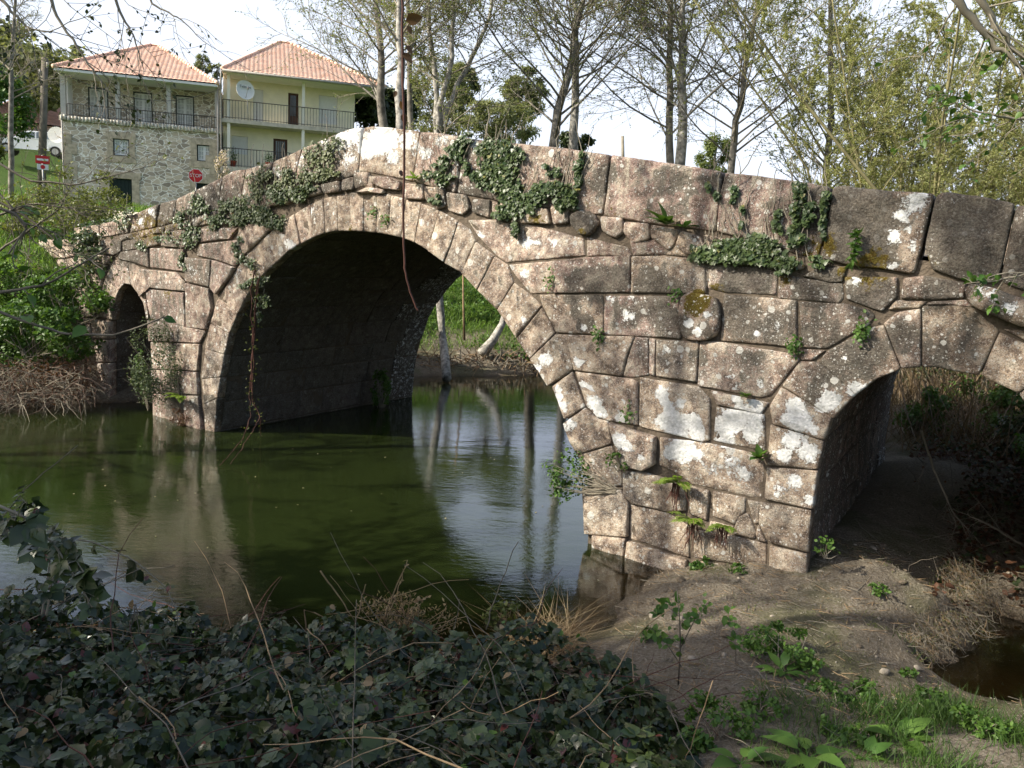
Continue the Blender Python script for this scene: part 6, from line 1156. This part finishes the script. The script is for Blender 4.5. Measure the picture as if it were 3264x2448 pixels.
m = MB(); Q = [D(1040,765,21.4), D(1065,735,21.6), D(1085,700,21.8), D(1100,640,22)]; m.tube(Q, [.17, .12, .09, .06], 8); tag(m.build('leaning_stump', BARKW, loc=Q[0]), 'pale leaning stump on the far bank at the right side of the arch opening', 'stump')
m = MB(); Q = [D(1003,735,21), D(1001,660,21), D(1000,590,21.1)]; m.tube(Q, [.035, .028, .02], 6); tag(m.build('thin_sapling', TWIGD, loc=Q[0]), 'thin straight sapling stem right of the birch trunk in the arch', 'sapling')
# ================================================================ left bank
def region(n, x0, x1, y0, y1, cond=lambda x, y, z: z > .3): x = rng.uniform(x0, x1, n); y = rng.uniform(y0, y1, n); z = height(x, y); k = cond(x, y, z); return np.column_stack([x[k], y[k], z[k]])
P = region(26000, -17, -7.5, 13, 22, lambda x, y, z: z > 1.5); m = MB(); blades(m, P, .20, .014, .8); o = m.build('grass', L_GRASS); tag(o, 'sunlit grass on top of the left bank', 'grass', None, 'stuff')
P = region(9000, -30, -6, 20, 44, lambda x, y, z: z > 1.5); m = MB(); blades(m, P, .35, .04, .8); o = m.build('grass', L_GRASS); tag(o, 'rough grass on the slope below the houses', 'grass', None, 'stuff')
P = region(30000, -15, -7, 11.5, 17, lambda x, y, z: (z > .5)&(z < 2.4)); P[:, 2] += rng.random(len(P))*.25; m = MB(); nz = np.array([noise.noise(Vector((a*.8, b*.8, c*.8))) for a, b, c in P]); put(m, LEAF, P[nz > -.18], .075, np.tile([.3, -.5, .7], ((nz > -.18).sum(), 1)), None, .6)
o = m.build('ground_cover', L_HERB); tag(o, 'nettles and leafy growth covering the left bank', 'undergrowth', None, 'stuff')
for x, y, Y, rx, rz, n, lab, mt in ((150,640,14.6,.9,.55,2600,'leafy nettle clump left of the small arch', L_HERB), (60,700,14.,1.,.5,2600,'leafy clump at the left edge above the dry brambles', L_HERB), (195,590,15.2,.35,.3,900,'green leaves hanging over the wall beside the small arch', L_HERB), (160,745,14.3,.4,.25,700,'green weeds at the left foot of the small arch', L_HERB), (30,590,15.,.8,.4,1600,'grassy leaf clump at the left edge of the bank', L_GRASS), (215,545,15.,.45,.45,1400,'dark leafy bush against the end of the bridge wall', L_IVY)):
    cluster('bush', D(x, y, Y), (rx, .6, rz), n, lab, 'bush', 'leafy clumps on the left bank', mt, .075, LEAF, 22, 26)
m = MB()
for i in range(560):
    p = D(rng.uniform(-80, 195), rng.uniform(800, 862), 13.8)+rng.normal(size=3)*[.1, .35, .05]; Q = wander(p, np.array([rng.normal(), -.5+rng.normal()*.6, rng.normal()*.7]), rng.uniform(.3, .9), 5, .25, -.12); m.tube(Q, np.linspace(.006, .002, 6), 4, cap=False, mi=int(rng.random() < .35))
P = np.array([D(a, b, 13.8) for a, b in zip(rng.uniform(-80, 200, 2600), rng.uniform(780, 868, 2600))])+rng.normal(size=(2600, 3))*[.1, .3, .05]; put(m, NAR, P, .07, None, None, 1., mi=2); o = m.build('dead_brambles', [TWIG, simple('dead_cane', (.16, .11, .085), .9, .3, 9), L_BROWN]); tag(o, 'dead brown brambles hanging over the water at the left bank', 'brambles', None, 'stuff')
# ================================================================ trees outside the frame on the left that shade the near bank and the river
GT = 'trees on the near bank left of the camera'
def shade_tree(c, rad, n, label, base, sz=.16, cl=30, mat=None):
    base = np.array([base[0], base[1], gz(base[0], base[1])-.05]); cluster('evergreen_oak', c, rad, n, label, 'tree', GT, mat or L_EVER, sz, LEAF, cl, 40, TWIG, .16, base=base)
shade_tree((-8.2,1.5,5.2), (2.2,2.3,3.6), 11500, 'dense evergreen on the near bank left of the camera', (-8.2,1.5), .18, 44)
shade_tree((-8.5,-3,5.), (2.2,2.2,3.6), 7000, 'second dense evergreen behind the camera on the left', (-8.5,-3), .2, 30)
shade_tree((-12.5,4.,5.6), (2.,1.3,3.), 4200, 'lighter tree on the left beyond the dense evergreen', (-12.5,4), .15, 34)
for (x, y, l_, h_) in ((-9.6,4.4,'tall bare alder on the near bank left of the camera',13), (-13.5,8.8,'bare alder upstream on the left bank',14), (-8.2,2.8,'slim bare alder beside the dense evergreen',12)):
    b = np.array([x, y, gz(x, y)-.1]); alder('alder_tree', [(np.array([b, b+[.3,.1,h_*.35], b+[.2,.3,h_*.7], b+[.4,.2,h_]]), .15, .04)], l_, GT, 30, 3.4, .07, lo=.3, leaves=2)
P = []
n = 24000; u = rng.uniform(9.7, 16, n); v = rng.uniform(.2, 13, n); Q = np.array([BW(a, 0, b) for a, b in zip(u, v)]); Q[:, 2] = height(Q[:, 0], Q[:, 1]); Q = Q[(Q[:, 2] > .08)&((u > 10.4)|(v > 5))]; m = MB(); Q[:, 2] += rng.random(len(Q))*.12; put(m, LEAF, Q, .07, None, None, .6, mi=0); put(m, LEAF, Q[::3]+[0, 0, .1], .06, None, None, .6, mi=1)
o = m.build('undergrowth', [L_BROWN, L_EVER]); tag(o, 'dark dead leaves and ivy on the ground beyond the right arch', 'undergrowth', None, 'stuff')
# stones and clods on the sandbar, floating bits on the river
m = MB(); ICO = bmesh.new(); bmesh.ops.create_icosphere(ICO, subdivisions=2, radius=1); IV = np.array([v.co for v in ICO.verts]); IF = [tuple(v.index for v in f.verts) for f in ICO.faces]; ICO.free()
for i in range(260):
    x, y = rng.uniform(1., 5.2), rng.uniform(4.5, 7.9); z = height([x], [y])[0]
    if z < -.12: continue
    s_ = .012*math.exp(rng.normal()*.6); V = IV*(s_*rng.uniform(.6, 1.3, 3)*[1, 1, .7]); V = V*(1+np.array([noise.noise(Vector((q[0]/s_+i, q[1]/s_, q[2]/s_)))*.35 for q in V])[:, None]); m.add(V+[x, y, z+s_*.1], IF, int(rng.random() < .5))
o = m.build('stones', [simple('clod', (.15, .12, .085), .95, .4, 30, .5), simple('small_stone', (.32, .28, .22), .9, .3, 30, .3)]); tag(o, 'small stones and earth clods on the sandbar', 'stones', None, 'stuff')
m = MB(); n = 90; x = rng.uniform(-6, 2.5, n); y = rng.uniform(6.3, 18, n); P = np.column_stack([x, y, np.full(n, .006)]); put(m, LEAF, P, .03, np.tile([0, 0, 12.], (n, 1)), None, .5); o = m.build('floating_leaves', leafmat('floating_leaf', (.16, .13, .06), (.35, .32, .18), .1)); tag(o, 'tiny leaves and bits floating on the river', 'leaves', None, 'stuff')

q0, q1 = AY(2, 1507, 860, 40.), AY(2, 1505, 738, 40.); m = MB(); m.tube([q0-[0, 0, 2.2], q0, q1], [.09, .08, .07], 8); tag(m.build('wooden_post', TWIG, loc=q0), 'weathered wooden post showing above the parapet between the tree pairs', 'post')
